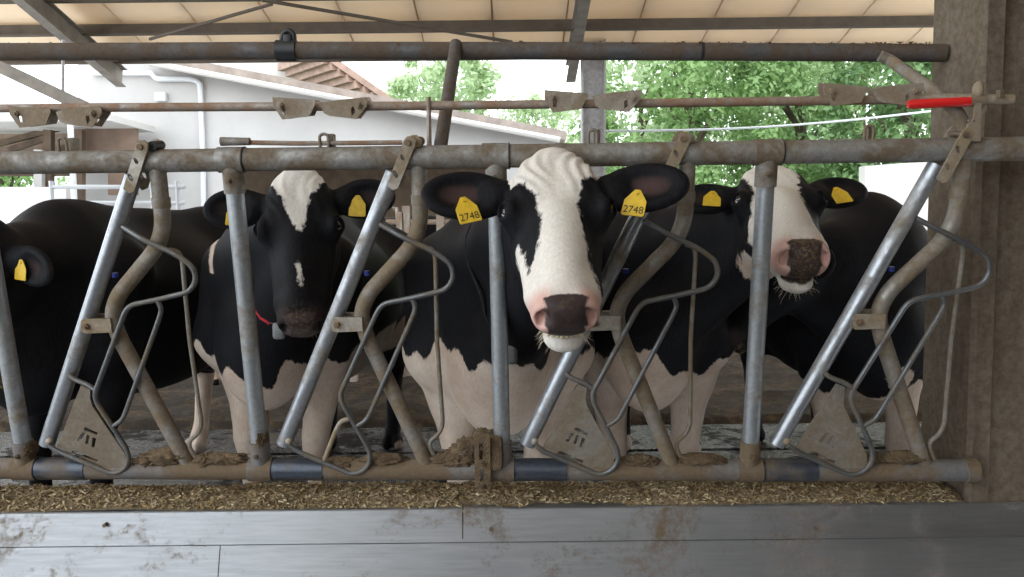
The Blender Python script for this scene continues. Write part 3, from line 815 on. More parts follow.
for k in (-1, 0, 1, 2):
    def Q(p, n=0.0):
        t_ = T(p[0], p[1], n)
        return F(t_[0] + SP * k, t_[1], t_[2])
    lt = thing('headlock_lever', Q((330, 330)), lever_labels[k], 'lever', 'headlock levers')
    bm = BM(); tube(bm, [Q((394, 172)), Q((340, 306)), Q((284, 444))], 0.0218, 18); obj('lever_tube', bm, M_lever, lt)
    for n_ in (0.036, -0.036):
        hp_ = slotted('hinge_plate', [T(x, y, 0.036) for x, y in hinge_outer],
                [[T(x, y, 0.036) for x, y in lens(402.5, 157, 2.2, 3.8)], [T(x, y, 0.036) for x, y in lens(395.5, 174, 2.4, 4.2)]], n_, 0.006, k, M_hinge, lt)
    c = Q((410, 142), 0.0)
    bm = BM(); tube(bm, [c - F_N * 0.045, c + F_N * 0.045], 0.008, 10); obj('hinge_bolt', bm, M_bolt, hp_)
    bm = BM(); tube(bm, [c + F_U * 0.022 - F_N * 0.032, c + F_U * 0.022 + F_N * 0.02], 0.013, 12); obj('stop_roller', bm, M_black if k == -1 else M_hinge, lt)
    # link straps to the bent bar
    for n_ in (0.026, -0.026):
        t_ = 0.026
        ps_ = slotted('pivot_strap', [T(x, y, t_) for x, y in ((332, 319), (335, 317.5), (362, 317), (363, 331), (335, 332), (332, 330))], [], n_, 0.006, k, M_hinge, lt)
    bolt(Q((337, 325), 0.031), F_N, 0.009, parent=ps_)
    bm = BM(); tube(bm, fillet([Q(p, 0.03 if i > 0 else 0.012) for i, p in enumerate(rodA)], 0.025, 4), 0.0072, 10); obj('rod_loop', bm, M_rod, lt)
    bm = BM(); tube(bm, fillet([Q(p, 0.03) for p in rodB], 0.02, 4), 0.0068, 10); obj('rod_brace', bm, M_rod, lt)
    if k == 0:
        bm = BM(); tube(bm, fillet([Q(p, 0.03) for p in rodC], 0.02, 4), 0.0068, 10); obj('rod_stay', bm, M_hinge, lt)
    else:
        kk = 1
        def t3(x, y):
            t_ = T(x, y, 0.022); return (t_[0] - SP * kk, t_[1], t_[2])
        outer = [t3(x, y) for x, y in ((543, 447), (569, 400), (578, 384), (587, 388), (585.5, 398), (587, 406), (613, 454), (614, 463), (609, 470), (600, 472), (590, 468))]
        holes = [[t3(x, y) for x, y in h] for h in (
            ((557, 453), (559, 450.5), (563, 451.5), (584, 460.5), (582, 463)),
            ((574, 429.5), (575.5, 426.5), (588, 432.5), (586.5, 435.5)),
            ((565, 440.5), (571.5, 431.5), (574.5, 433), (568.5, 442)),
            ((573, 443.5), (576.5, 434.5), (579, 435.5), (576, 444.5)),
            ((579, 447), (582, 437), (585.5, 438.5), (582, 448)))]
        slotted('cutout_plate', outer, holes, 0.022, 0.005, k, M_plate, lt)
        bm = BM(); tube(bm, fillet([Q(p, n_) for p, n_ in (((313, 371), 0.012), ((318, 378), 0.022), ((333, 384), 0.027), ((342, 390), 0.03))], 0.01, 4), 0.0068, 10); obj('rod_stay', bm, M_rod, lt)
    bm = BM(); bmesh.ops.create_uvsphere(bm, u_segments=10, v_segments=8, radius=0.011, matrix=Matrix.Translation(Q((289, 441), 0.018))); obj('weld', bm, M_hinge, lt)
    bm = BM(); c = Q((367, 273), 0.0)
    tube(bm, [c - F_V * 0.006, c + F_V * 0.006], 0.008, 10); obj('blue_stopper', bm, M_bluecap, lt)

# ------------------------------------------------------------------ lock rod above the top rail
lr = thing('lock_rod', TP(330, 106), 'rusty lock rod with paired trip plates and red handle above the top rail', 'rod')
LP = [(-60, 109), (110, 107.5), (400, 106), (700, 102.5), (935, 99)]
bm = BM(); tube(bm, [TP(x, y, -0.01) for x, y in LP], 0.0115, 14); obj('rod', bm, M_rust, lr)
pr0 = [(274, 97), (316, 100.5), (317, 103), (311, 116), (284, 119.5), (275, 106)]
pr1 = [(322, 103.5), (330, 101), (367, 97), (369, 101), (368, 106), (358, 119), (331, 116), (325, 113)]
for k in (-1, 0, 1, 2):
    sh = {-1: (0, 4), 0: (0, 0), 1: (0, -2.5), 2: (0, -4.5)}[k]
    for pr, hole in ((pr0, [(283, 106), (287, 108), (287.5, 114), (284, 114)]), (pr1, [(352, 108), (355, 106.5), (356.5, 112), (353, 116)])):
        for n_ in (0.012, -0.032):
            slotted('trip_plate', [T(x, y + sh[1], 0.0) for x, y in pr], [[T(x, y + sh[1], 0.0) for x, y in hole]], n_, 0.004, k, M_lock, lr)
    for bx_ in (282, 360):
        t_ = T(bx_, 105 + sh[1], 0.0)
        bolt(F(t_[0] + SP * k, t_[1], 0.016), F_N, 0.008, parent=lr, mat=M_lock)
bm = BM(); tube(bm, [TP(428.5, 97, 0.0), TP(429.5, 150, 0.0)], 0.0062, 8); obj('guide_pin', bm, M_rust, lr)
h0, h1 = TP(908, 104.5, 0.03), TP(970, 101.5, 0.03)
bm = BM(); tube(bm, [h0, h0 + (h1 - h0) * .06, h1], [0.009, 0.0115, 0.0115], 14); obj('red_handle', bm, M_red, lr)
bm = BM(); tube(bm, [TP(915, 98, 0.0), TP(1013, 99.5, 0.02)], 0.0125, 14); obj('handle_tube', bm, M_lock, lr)
bm = BM(); tube(bm, [TP(968, 101, 0.025), TP(985, 100, 0.02)], [0.016, 0.013], 14); obj('handle_collar', bm, M_lock, lr)
q = lambda x, y: T(x, y, 0.03)
slotted('bracket', [q(974, 103), q(980, 103), q(979, 141), q(965, 141), q(966, 124), q(972, 120)], [[q(967, 119.5), q(969, 119.5), q(969, 122), q(967, 122)], [q(971, 119.5), q(973.5, 119.5), q(973.5, 122), q(971, 122)]], 0.035, 0.006, 0, M_lock, lr)
slotted('bracket', [q(985, 99), q(989, 100), q(988, 110), q(980, 124), q(978, 118), q(984, 108)], [], 0.02, 0.006, 0, M_lock, lr)
bm = BM(); bmesh.ops.create_uvsphere(bm, u_segments=14, v_segments=10, radius=0.022, matrix=Matrix.Translation(TP(978, 90, 0.02))); 
for v in bm.verts: d_ = v.co - TP(978, 90, 0.02); v.co = TP(978, 90, 0.02) + Vector((d_.x * 0.55, d_.y * 0.8, d_.z * 0.95))
obj('knob', bm, M_lock, lr)
bm = BM(); tube(bm, [TP(1000, 90, 0.03), TP(1000, 97, 0.03)], 0.010, 6); obj('set_screw', bm, M_bolt, lr)
# thin rod lying along the top rail
bm = BM(); tube(bm, [TP(222, 142, 0.0), TP(300, 143.5, 0.0), TP(402, 142.5, 0.0)], 0.0062, 8)
o = tag(obj('pull_rod', bm, M_rust), 'thin dark rod lying along the top rail above the black-faced cow', 'rod')
bm = BM(); tube(bm, [TP(221, 141.5, 0.004), TP(250, 141.5, 0.004)], [0.012, 0.010], 10); obj('sleeve', bm, M_rail, o)

# ------------------------------------------------------------------ upper pipe with posts and clip
PN = -0.40
up_ = thing('upper_pipe', TP(450, 51, PN), 'dark dusty horizontal pipe above the fence, carried by slanting struts', 'pipe')
xs_ = [(-80, 52), (120, 51.5), (300, 50.5), (560, 51), (760, 52), (944, 53)]
bm = BM(); tube(bm, [TP(x, y, PN) for x, y in xs_], 0.0262, 18); obj('pipe', bm, M_pipe, up_)
bm = BM(); tube(bm, [TP(700, 51.5, PN), TP(703, 51.5, PN)], 0.0272, 18); obj('joint', bm, M_black, up_)
bm = BM(); tube(bm, [TP(456, 44, PN + 0.01), TP(440, 150, -0.015)], 0.0185, 14); obj('strut', bm, M_pipe, up_)
bm = BM(); tube(bm, fillet([TP(880, 56, PN + 0.03), TP(890, 60, PN + 0.03), TP(935, 92, -0.03), TP(962, 116, -0.01), TP(966, 142, -0.01)], 0.05), 0.0165, 14); obj('strut', bm, M_bent, up_)
# black clip
bm = BM(); tube(bm, [TP(277, 50.5, PN), TP(297, 50.5, PN)], 0.0310, 18); obj('clip_band', bm, M_black, up_)
bm = BM(); tube(bm, fillet([TP(281, 44, PN), TP(283, 33, PN), TP(289, 30, PN), TP(294, 34, PN), TP(294, 44, PN)], 0.02), 0.008, 10); obj('clip_loop', bm, M_black, up_)
bm = BM(); box(bm, TP(288, 40, PN), (0.026, 0.03, 0.03)); bevel(bm, 0.005); obj('clip_block', bm, M_black, up_)
# dust and cobwebs caked on the pipe
R = random.Random(9)
bm = BM()
for q_ in range(520):
    x = R.uniform(470, 932) if R.random() < 0.8 else R.uniform(0, 470)
    c = TP(x, 44 + R.uniform(-1.0, 2.2), PN + R.uniform(-0.016, 0.016))
    r_ = R.uniform(0.004, 0.011)
    vv = [bm.verts.new(c + Vector((R.uniform(-1, 1), R.uniform(-1, 1), R.uniform(-.6, .7))) * r_) for _ in range(4)]
    for f in ((0, 1, 2), (0, 2, 3), (0, 3, 1), (1, 3, 2)): bm.faces.new([vv[i] for i in f])
o = obj('caked_dust', bm, M_caked, up_, smooth=False); o['kind'] = 'stuff'

# ------------------------------------------------------------------ pen rails behind the cows
pt = thing('pen_fence', W(390, 300, 6.6), 'brown-stained steel pen fence behind the black-faced cow', 'fence')
YP = 6.6
for yy, xa, xb in ((227, 338, 372), (222, 386, 470), (247, 336, 470), (262, 336, 470), (282, 336, 470), (300, 336, 470)):
    bm = BM(); tube(bm, [W(xa, yy, YP), W(xb, yy, YP)], 0.022, 8); obj('rail', bm, M_penrail, pt)
for xx, ya in ((350, 226), (406, 206), (400, 212), (440, 206), (467, 206), (338, 226)):
    bm = BM(); bar(bm, W(xx, ya, YP), Vector((W(xx, ya, YP).x, YP, 0.0)), 0.06, 0.06, Vector((0, 1, 0))); obj('upright', bm, M_penrail, pt, smooth=False)
bm = BM(); tube(bm, [W(393, 209, YP), W(397, 208, YP), W(398, 222, YP)], 0.018, 8); obj('hook', bm, M_penrail, pt)

# ------------------------------------------------------------------ cows: smooth solids from blended shapes
def smin(a, b, k):
    h = np.clip(0.5 + 0.5 * (b - a) / k, 0, 1)
    return b * (1 - h) + a * h - k * h * (1 - h)
def smax(a, b, k):
    return -smin(-a, -b, k)
def ell(P, c, r, Rm=None):
    q = P - np.asarray(c, np.float32)
    if Rm is not None: q = q @ np.asarray(Rm, np.float32)        # columns of Rm are the ellipsoid's axes
    r = np.asarray(r, np.float32)
    k0 = np.sqrt(((q / r) ** 2).sum(1)) + 1e-9
    k1 = np.sqrt(((q / (r * r)) ** 2).sum(1)) + 1e-9
    return k0 * (k0 - 1) / k1
def cone(P, a, b, ra, rb):
    a = np.asarray(a, np.float32); b = np.asarray(b, np.float32)
    ba = b - a; q = P - a
    h = np.clip((q @ ba) / float(ba @ ba), 0, 1)
    d = q - h[:, None] * ba
    return np.sqrt((d * d).sum(1)) - (ra + (rb - ra) * h)
def surface_nets(Fv, xs, ys, zs):
    S = Fv < 0
    c = np.zeros(tuple(n - 1 for n in S.shape), np.int8)
    nxx, nyy, nzz = S.shape
    for i in (0, 1):
        for j in (0, 1):
            for k in (0, 1):
                c += S[i:nxx - 1 + i, j:nyy - 1 + j, k:nzz - 1 + k]
    act = (c > 0) & (c < 8)
    I, J, K = np.nonzero(act)
    idx = np.full(act.shape, -1, np.int32); idx[I, J, K] = np.arange(len(I))
    corners = [(i, j, k) for i in (0, 1) for j in (0, 1) for k in (0, 1)]
    val = {cc: Fv[I + cc[0], J + cc[1], K + cc[2]] for cc in corners}
    acc = np.zeros((len(I), 3)); cnt = np.zeros(len(I))
    for a in corners:
        for ax in range(3):
            if a[ax] == 1: continue
            b = list(a); b[ax] = 1; b = tuple(b)
            va, vb = val[a], val[b]
            m = (va < 0) != (vb < 0)
            t = np.where(m, va / np.where(va - vb == 0, 1, va - vb), 0)
            p = np.stack([np.full(len(I), float(a[q])) for q in range(3)], 1)
            p[:, ax] = t
            acc[m] += p[m]; cnt[m] += 1
    f = acc / cnt[:, None]
    V = np.stack([xs[I] + f[:, 0] * (xs[I + 1] - xs[I]), ys[J] + f[:, 1] * (ys[J + 1] - ys[J]), zs[K] + f[:, 2] * (zs[K + 1] - zs[K])], 1)
    faces = []
    for ax in range(3):
        sl0 = [slice(1, -1)] * 3; sl1 = [slice(1, -1)] * 3
        sl0[ax] = slice(0, -1); sl1[ax] = slice(1, None)
        A, B = S[tuple(sl0)], S[tuple(sl1)]
        E_ = np.nonzero(A != B)
        fl_ = A[E_]
        off = [1, 1, 1]; off[ax] = 0
        e = [E_[q] + off[q] for q in range(3)]
        o1, o2 = (ax + 1) % 3, (ax + 2) % 3
        def cell(d1, d2):
            g = [x.copy() for x in e]; g[o1] = g[o1] - d1; g[o2] = g[o2] - d2
            return idx[g[0], g[1], g[2]]
        quad = np.stack([cell(1, 1), cell(0, 1), cell(0, 0), cell(1, 0)], 1)
        quad[~fl_] = quad[~fl_][:, ::-1]
        faces.append(quad)
    return V, np.concatenate(faces)
def axis(lo, hi, a, b, hf, hc):
    pts = [lo]
    while pts[-1] < hi:
        x = pts[-1]
        d = max(a - x, x - b, 0)
        pts.append(x + min(hc, hf + d * 0.08))
    n = (-len(pts) + 1) % 4
    for _ in range(n): pts.append(pts[-1] + hc)
    return np.array(pts, np.float32)
def build_solid(sdf, lo, hi, flo, fhi, hf, hc):
    A = [axis(lo[i], hi[i], flo[i], fhi[i], hf, hc) for i in range(3)]
    nb = [(len(a) - 1) // 4 for a in A]
    cen = [0.5 * (a[0:-1:4] + a[4::4]) for a in A]
    rad = [0.5 * (a[4::4] - a[0:-1:4]) for a in A]
    G = np.stack(np.meshgrid(*cen, indexing='ij'), -1).reshape(-1, 3).astype(np.float32)
    Rr = np.sqrt(sum(g ** 2 for g in np.meshgrid(*rad, indexing='ij'))).reshape(-1)
    d = np.concatenate([sdf(G[i:i + 200000]) for i in range(0, len(G), 200000)])
    keep = (np.abs(d) < Rr * 1.6 + 0.02).reshape(nb)
    Fv = np.where(d.reshape(nb) < 0, -1.0, 1.0).astype(np.float32)
    Fv = np.repeat(np.repeat(np.repeat(Fv, 4, 0), 4, 1), 4, 2)
    Fv = np.pad(Fv, ((0, 1),) * 3, mode='edge')
    kp = np.zeros(Fv.shape, bool)
    k4 = np.repeat(np.repeat(np.repeat(keep, 4, 0), 4, 1), 4, 2)
    for i in (0, 1):
        for j in (0, 1):
            for k in (0, 1):
                kp[i:i + k4.shape[0], j:j + k4.shape[1], k:k + k4.shape[2]] |= k4
    I, J, K = np.nonzero(kp)
    P = np.stack([A[0][I], A[1][J], A[2][K]], 1)
    vals = np.concatenate([sdf(P[i:i + 200000]) for i in range(0, len(P), 200000)])
    Fv[I, J, K] = vals
    Fv[0], Fv[-1] = 1, 1; Fv[:, 0], Fv[:, -1] = 1, 1; Fv[:, :, 0], Fv[:, :, -1] = 1, 1
    return surface_nets(Fv, *[a.astype(np.float64) for a in A])
def poly_sd(x, y, poly):
    """signed distance, positive inside"""
    P = np.stack([x, y], 1); n = len(poly)
    d = np.full(len(x), 1e9); ins = np.zeros(len(x), bool)
    for i in range(n):
        a = np.array(poly[i]); b = np.array(poly[(i + 1) % n])
        e = b - a; w = P - a
        t = np.clip((w @ e) / (e @ e), 0, 1)
        q = w - t[:, None] * e
        d = np.minimum(d, (q * q).sum(1))
        c1 = P[:, 1] >= a[1]; c2 = P[:, 1] < b[1]; c3 = e[0] * w[:, 1] > e[1] * w[:, 0]
        ins ^= (c1 & c2 & c3) | (~c1 & ~c2 & ~c3)
    return np.where(ins, 1, -1) * np.sqrt(d)
def rotm(axis_, a):
    return np.array(Matrix.Rotation(a, 3, axis_))

def make_cow(name, label, withers, heading, poll, fpitch, fyaw, froll, ears, blaze, body_white, tags,
             hf=0.0075, hc=0.018, scale=1.0, pad_dark=True, pad_poly=None, tuft=0.0, neck_bend=(0, 0, 0), open_mouth=False,
             group='holstein cows at the feed fence', muzzle_pink=1.0, ear_pink=0.04, hs=1.0, crumbs=0.8, spots=(), sl=1.0):
    """withers: (x, y) on the floor below the withers; poll: world point of the top of the head;
    heading: turn of the body about z; fpitch: how far the muzzle is lifted towards the viewer"""
    O = Vector((withers[0], withers[1], 0))
    root = thing(name, O, label, 'cow', group)
    Rb = rotm('Z', heading)                                       # body frame -> world
    # head frame: columns = lateral, along the face (poll to muzzle), out of the face
    base = np.array([[1, 0, 0], [0, -math.sin(fpitch), -math.cos(fpitch)], [0, -math.cos(fpitch), math.sin(fpitch)]]).T
    Hm = rotm('Z', fyaw) @ rotm('Y', froll) @ base
    Hp = np.array(poll) - np.array(O)
    def hw(x, s, n): return Hp + Hm @ np.array([x * hs, s * hs * sl, n * hs])          # head point -> cow-local
    def bw(x, y, z): return Rb @ np.array([x * scale, y * scale, z * scale])
    neck0 = hw(0, 0.10, -0.15)
    neckb = bw(0, -0.06, 1.16)
    mid = (neck0 + neckb) / 2 + np.array(neck_bend)
    throat0 = hw(0, 0.22, -0.19)
    throatb = bw(0, -0.22, 0.86)
    RbT = Rb
    def ear_frame(sd):
        l, up, fw = ears[sd]
        d = Hm @ (np.array([sd * math.cos(up) * math.cos(fw), -math.sin(up), math.sin(fw) * math.cos(up)]))
        nrm = Hm @ np.array([sd * 0.15, 0.25, 1.0]); nrm = nrm - d * (nrm @ d); nrm /= np.linalg.norm(nrm)
        w = np.cross(nrm, d)
        return d, w, nrm, l
    ef = {sd: ear_frame(sd) for sd in (-1, 1)}
    eb = {sd: hw(sd * 0.105, 0.085, -0.080) for sd in (-1, 1)}
    def sdf(P):
        P = P.astype(np.float32)
        # body
        d = ell(P, bw(0, 0.62, 0.93), (0.36 * scale, 0.78 * scale, 0.40 * scale), RbT)
        d = smin(d, ell(P, bw(0, 0.10, 1.02), (0.27 * scale, 0.36 * scale, 0.38 * scale), RbT), 0.12)
        d = smin(d, ell(P, bw(0, 1.22, 1.10), (0.29 * scale, 0.34 * scale, 0.30 * scale), RbT), 0.12)
        d = smin(d, cone(P, bw(0, 0.02, 1.33), bw(0, 1.35, 1.30), 0.07 * scale, 0.09 * scale), 0.12)
        d = smin(d, ell(P, bw(0, -0.16, 0.80), (0.16 * scale, 0.19 * scale, 0.22 * scale), RbT), 0.12)   # brisket
        d = smin(d, ell(P, bw(0, 1.25, 0.66), (0.2 * scale, 0.22 * scale, 0.16 * scale), RbT), 0.06)     # udder
        for sd in (-1, 1):
            for chain, kk in ((((.19, .08, 1.12, .155), (.205, -.02, .86, .125), (.165, .06, .68, .088), (.145, -.01, .43, .054), (.14, .0, .38, .05), (.14, .02, .16, .036), (.14, -.01, .1, .046)), 0.06),
                              (((.20, 1.25, 1.1, .2), (.24, 1.08, .78, .13), (.20, 1.42, .5, .06), (.19, 1.44, .44, .052), (.19, 1.38, .15, .04), (.19, 1.35, .1, .048)), 0.06)):
                for (x0, y0, z0, r0), (x1, y1, z1, r1) in zip(chain[:-1], chain[1:]):
                    d = smin(d, cone(P, bw(sd * x0, y0, z0), bw(sd * x1, y1, z1), r0 * scale, r1 * scale), kk if z0 > .5 else 0.02)
            for yy in (-0.05, 1.31):
                for q in (-1, 1):
                    d = smin(d, ell(P, bw(sd * .155 + q * 0.028 + (.04 * sd if yy > 1 else -.01 * sd), yy, 0.045), (0.034, 0.065, 0.045), RbT), 0.015)
        d = smin(d, cone(P, bw(0, 1.52, 1.26), bw(0, 1.60, 0.6), 0.035, 0.02), 0.04)
        # neck
        d = smin(d, cone(P, neck0, mid, 0.105, 0.135), 0.07)
        d = smin(d, cone(P, mid, neckb, 0.135, 0.20 * scale), 0.10)
        d = smin(d, cone(P, throat0, throatb, 0.06, 0.13 * scale), 0.12)
        d = smin(d, cone(P, hw(0, 0.24, -0.20), throatb, 0.018, 0.03), 0.05)                            # dewlap
        # head, in its own frame
        Q = ((P - Hp.astype(np.float32)) @ Hm.astype(np.float32)) / np.array([hs, hs * sl, hs], np.float32)
        ax = np.abs(Q[:, 0]); Qs = np.stack([ax, Q[:, 1], Q[:, 2]], 1)
        h = ell(Qs, (0, 0.12, -0.085), (0.105, 0.135, 0.085))
        h = smin(h, ell(Qs, (0, 0.012, -0.052), (0.062, 0.052, 0.052)), 0.045)                            # poll
        h = smin(h, ell(Qs, (0.052, 0.105, -0.035), (0.050, 0.085, 0.035)), 0.04)                         # frontal plates
        h = smin(h, ell(Qs, (0.098, 0.185, -0.055), (0.036, 0.055, 0.045)), 0.035)                        # brow
        h = smin(h, ell(Qs, (0, 0.29, -0.07), (0.078, 0.20, 0.068)), 0.05)                                # bridge
        h = smin(h, cone(Qs, (0, 0.24, -0.035), (0, 0.44, -0.030), 0.050, 0.046), 0.04)
        h = smin(h, ell(Qs, (0.062, 0.20, -0.145), (0.042, 0.115, 0.085)), 0.05)                          # cheek
        h = smin(h, cone(Qs, (0.055, 0.25, -0.155), (0.032, 0.44, -0.115), 0.042, 0.033), 0.045)          # jaw
        h = smin(h, cone(Qs, (0.070, 0.27, -0.085), (0.058, 0.43, -0.065), 0.028, 0.030), 0.03)           # cheek ridge
        h = smin(h, ell(Qs, (0, 0.465, -0.062), (0.072, 0.066, 0.061)), 0.04)                             # muzzle
        h = smin(h, ell(Qs, (0.034, 0.505, -0.045), (0.038, 0.037, 0.049)), 0.03)
        h = smin(h, ell(Qs, (0, 0.513, -0.045), (0.042, 0.034, 0.052)), 0.02)                             # nose pad
        chin_s = 0.022 if open_mouth else 0.008
        h = smin(h, ell(Qs, (0, 0.478 + chin_s * .5, -0.132 - chin_s), (0.048, 0.045, 0.027)), 0.014)     # lower lip and chin
        # mouth slit, nostrils, eye sockets
        h = smax(h, -ell(Qs, (0, 0.520, -0.108), (0.058, 0.050, 0.0065 if open_mouth else 0.004)), 0.010)
        h = smax(h, -ell(Qs, (0.045, 0.540, -0.022), (0.0125, 0.030, 0.021)), 0.010)
        h = smax(h, -ell(Qs, (0.056, 0.520, -0.040), (0.009, 0.022, 0.020)), 0.010)
        h = smin(h, np.abs(ell(Qs, (0.112, 0.190, -0.035), (0.030, 0.030, 0.030))) - 0.004 + np.clip((0.105 - Qs[:, 0]) * 0.6, 0, 1), 0.012)
        h = smax(h, -ell(Qs, (0.126, 0.191, -0.024), (0.020, 0.020, 0.014)), 0.008)
        if tuft > 0:                                                                                      # curls and folds of the forehead
            s_, x_ = Q[:, 1], Q[:, 0]
            m = np.clip(1 - ((s_ - 0.06) / 0.13) ** 2, 0, 1) * np.clip((Q[:, 2] + 0.10) / 0.06, 0, 1)
            wv = np.sin((x_ * 1.0 + 0.35 * np.sign(x_) * (s_ - 0.05) * 0.6) * 190 + 4 * np.sin(s_ * 28)) * np.clip(ax / 0.05, 0.15, 1)
            h = h - tuft * m * wv
        h = h * np.float32(hs)
        for sd in (-1, 1):
            dd, ww, nn, L = ef[sd]
            em = np.stack([dd, ww, nn], 1)
            c = eb[sd] + dd * (L * 0.52)
            e = ell(P, c, (L * 0.52, 0.068, 0.026), em)
            e = smax(e, -ell(P, c + nn * 0.030 + dd * 0.012, (L * 0.42, 0.052, 0.030), em), 0.012)
            e = smin(e, cone(P, hw(sd * 0.075, 0.07, -0.095), eb[sd] + dd * 0.05, 0.036, 0.026), 0.03)
            h = smin(h, e, 0.018)
        return smin(d, h, 0.05)
    pts = [bw(-.45, 0, 0), bw(.45, 0, 0), bw(-.4, 1.75, 0), bw(.4, 1.75, 0), bw(0, 0, 1.5), bw(0, -.35, .6)] + [hw(x, s, n) for x in (-.2, .2) for s in (-.1, .6) for n in (-.25, .1)]
    pts += [eb[sd] + ef[sd][0] * (ef[sd][3] + .05) for sd in (-1, 1)]
    pts = np.array(pts)
    lo, hi = pts.min(0) - 0.05, pts.max(0) + 0.05
    lo[2] = -0.03
    hp = np.array([hw(x, s, n) for x in (-.13, .13) for s in (-.05, .57) for n in (-.2, .03)] + [eb[sd] + ef[sd][0] * ef[sd][3] for sd in (-1, 1)])
    V, Fq = build_solid(sdf, lo, hi, hp.min(0), hp.max(0), hf, hc)
    me = bpy.data.meshes.new('body')
    me.from_pydata(V.tolist(), [], Fq.tolist())
    me.validate()
    # attributes describing the coat
    Q = (V - Hp) @ Hm / np.array([hs, hs * sl, hs])
    Bv = (V @ Rb) / scale
    hd = np.sqrt(np.maximum(0, np.abs(Q[:, 0]) - 0.12) ** 2 + np.maximum(0, np.maximum(-0.08 - Q[:, 1], Q[:, 1] - 0.62)) ** 2 + np.maximum(0, np.maximum(np.where(Q[:, 1] > 0.36, -0.24, -0.135) - Q[:, 2], Q[:, 2] - 0.1)) ** 2)
    face_side = (Q[:, 2] + 0.125) * 0.8
    sdw = np.minimum(poly_sd(Q[:, 0], Q[:, 1], blaze), np.where(Q[:, 1] > 0.38, 1.0, face_side)) if blaze else np.full(len(V), -0.2)
    for sp_ in spots: sdw = np.maximum(sdw, poly_sd(Q[:, 0], Q[:, 1], sp_))
    earm = np.zeros(len(V)); earin = np.zeros(len(V))
    for sd in (-1, 1):
        dd, ww, nn, L = ef[sd]
        r = V - eb[sd]
        a = r @ dd; b_ = r @ nn
        on = (a > 0.015) & (np.abs(r @ ww) < 0.09) & (a < L * 1.2) & (np.abs(b_) < 0.06)
        earm[on] = 1
        inner = on & (a > 0.03)
        earin[inner] = np.clip((0.040 - np.abs(r @ ww))[inner] / 0.02, 0, 1) * np.clip((0.012 - np.abs(b_ + 0.004))[inner] / 0.008, 0, 1) * ear_pink
    is_head = (hd < 0.012)
    bwh = body_white(Bv, V, Q)
    coat = np.where(is_head, sdw, bwh)
    coat = np.where(earm > 0, -0.2, coat)
    pinkm = np.clip((Q[:, 1] - 0.445) / 0.04, 0, 1) * np.clip((Q[:, 2] + 0.115) / 0.03, 0, 1) * np.clip((np.abs(Q[:, 0]) - 0.016) / 0.03, 0.15, 1) * is_head * muzzle_pink * 0.8
    pink = np.maximum(pinkm, earin)
    pp = pad_poly or [(-0.050, 0.494), (-0.03, 0.489), (0.03, 0.489), (0.050, 0.494), (0.046, 0.51), (0.040, 0.53), (0.047, 0.60), (-0.047, 0.60), (-0.040, 0.53), (-0.046, 0.51)]
    pad = np.where(is_head & (Q[:, 2] > -0.100), poly_sd(Q[:, 0], Q[:, 1], pp), -0.2)
    nost = 0.013 - np.minimum(ell(np.stack([np.abs(Q[:, 0]), Q[:, 1], Q[:, 2]], 1).astype(np.float32), (0.045, 0.540, -0.030), (0.008, 0.020, 0.014)), 1) * 1.2
    pad = np.maximum(pad, np.where(is_head, nost - 0.006, -0.2))
    mouth = 0.009 - np.abs(Q[:, 2] + 0.114) * 1.0
    pad = np.maximum(pad, np.where(is_head & (Q[:, 1] > 0.485) & (np.abs(Q[:, 0]) < 0.055), mouth + .002, -0.2))
    if not pad_dark: pad = np.full(len(V), -0.2)
    crumb = np.clip((Q[:, 1] - 0.45) / 0.05, 0, 1) * np.clip(1 - np.abs(Q[:, 0]) / 0.06, 0, 1) * is_head * crumbs
    clean = np.clip(1 - hd / 0.1, 0, 1) * 0.85 + 0.1  # body whites set darker than the head, shade put into the colour
    for an, arr in (('coat', coat), ('pink', pink), ('pad', pad), ('crumb', crumb), ('clean', clean)):
        at = me.attributes.new(an, 'FLOAT', 'POINT')
        at.data.foreach_set('value', np.ascontiguousarray(arr, np.float32))
    me.polygons.foreach_set('use_smooth', [True] * len(me.polygons))
    me.materials.append(M_hide)
    bo = bpy.data.objects.new('body', me); COL.objects.link(bo); bo.parent = root
    Hmx = Matrix(Hm.tolist())
    def hv(x, s, n): return O + Vector(hw(x, s, n))
    # eyes
    for sd in (-1, 1):
        bm = BM(); c = hv(sd * 0.1155, 0.190, -0.034)
        bmesh.ops.create_uvsphere(bm, u_segments=20, v_segments=14, radius=0.0185)
        gaze = (Hmx @ Vector((sd * 0.55, 0.05, 0.83))).normalized()
        rq = Vector((0, 0, 1)).rotation_difference(gaze).to_matrix()
        for f in bm.faces:
            f.material_index = 0 if f.calc_center_median().normalized().z > 0.62 else 1
        for v in bm.verts: v.co = c + rq @ v.co
        obj('eye', bm, [M_eye, M_sclera], root)
    # ear tags
    for sd, along, side, rot_, txt in tags:
        dd, ww, nn, L = ef[sd]
        d3, n3 = Vector(dd), Vector(nn)
        wdir = Vector((0, 0, -1)); wdir = (wdir - n3 * wdir.dot(n3)).normalized()
        xdir = wdir.cross(n3) * 1.0
        a_ = rot_; wd2 = (wdir * math.cos(a_) + xdir * math.sin(a_)); xd2 = wd2.cross(n3)
        if xd2.x < 0: xd2 = -xd2
        c = O + Vector(eb[sd]) + d3 * (L * along) + n3 * 0.019 + wdir * side
        out = [(-0.013, 0.0), (-0.006, -0.010), (0.006, -0.010), (0.013, 0.0), (0.027, 0.020), (0.028, 0.058), (0.025, 0.061), (-0.025, 0.061), (-0.028, 0.058), (-0.027, 0.020)]
        bm = BM(); prism(bm, [c + xd2 * x + wd2 * y for x, y in out], n3 * 0.003)
        bmesh.ops.bevel(bm, geom=list(bm.edges), offset=0.0006, segments=1, affect='EDGES')
        tg = obj('ear_tag', bm, M_tag, root, smooth=False); tg['label'] = 'yellow plastic ear tag'
        bm = BM(); tube(bm, [c - n3 * 0.01, c + n3 * 0.007], 0.0048, 10); obj('stud', bm, M_tag, tg)
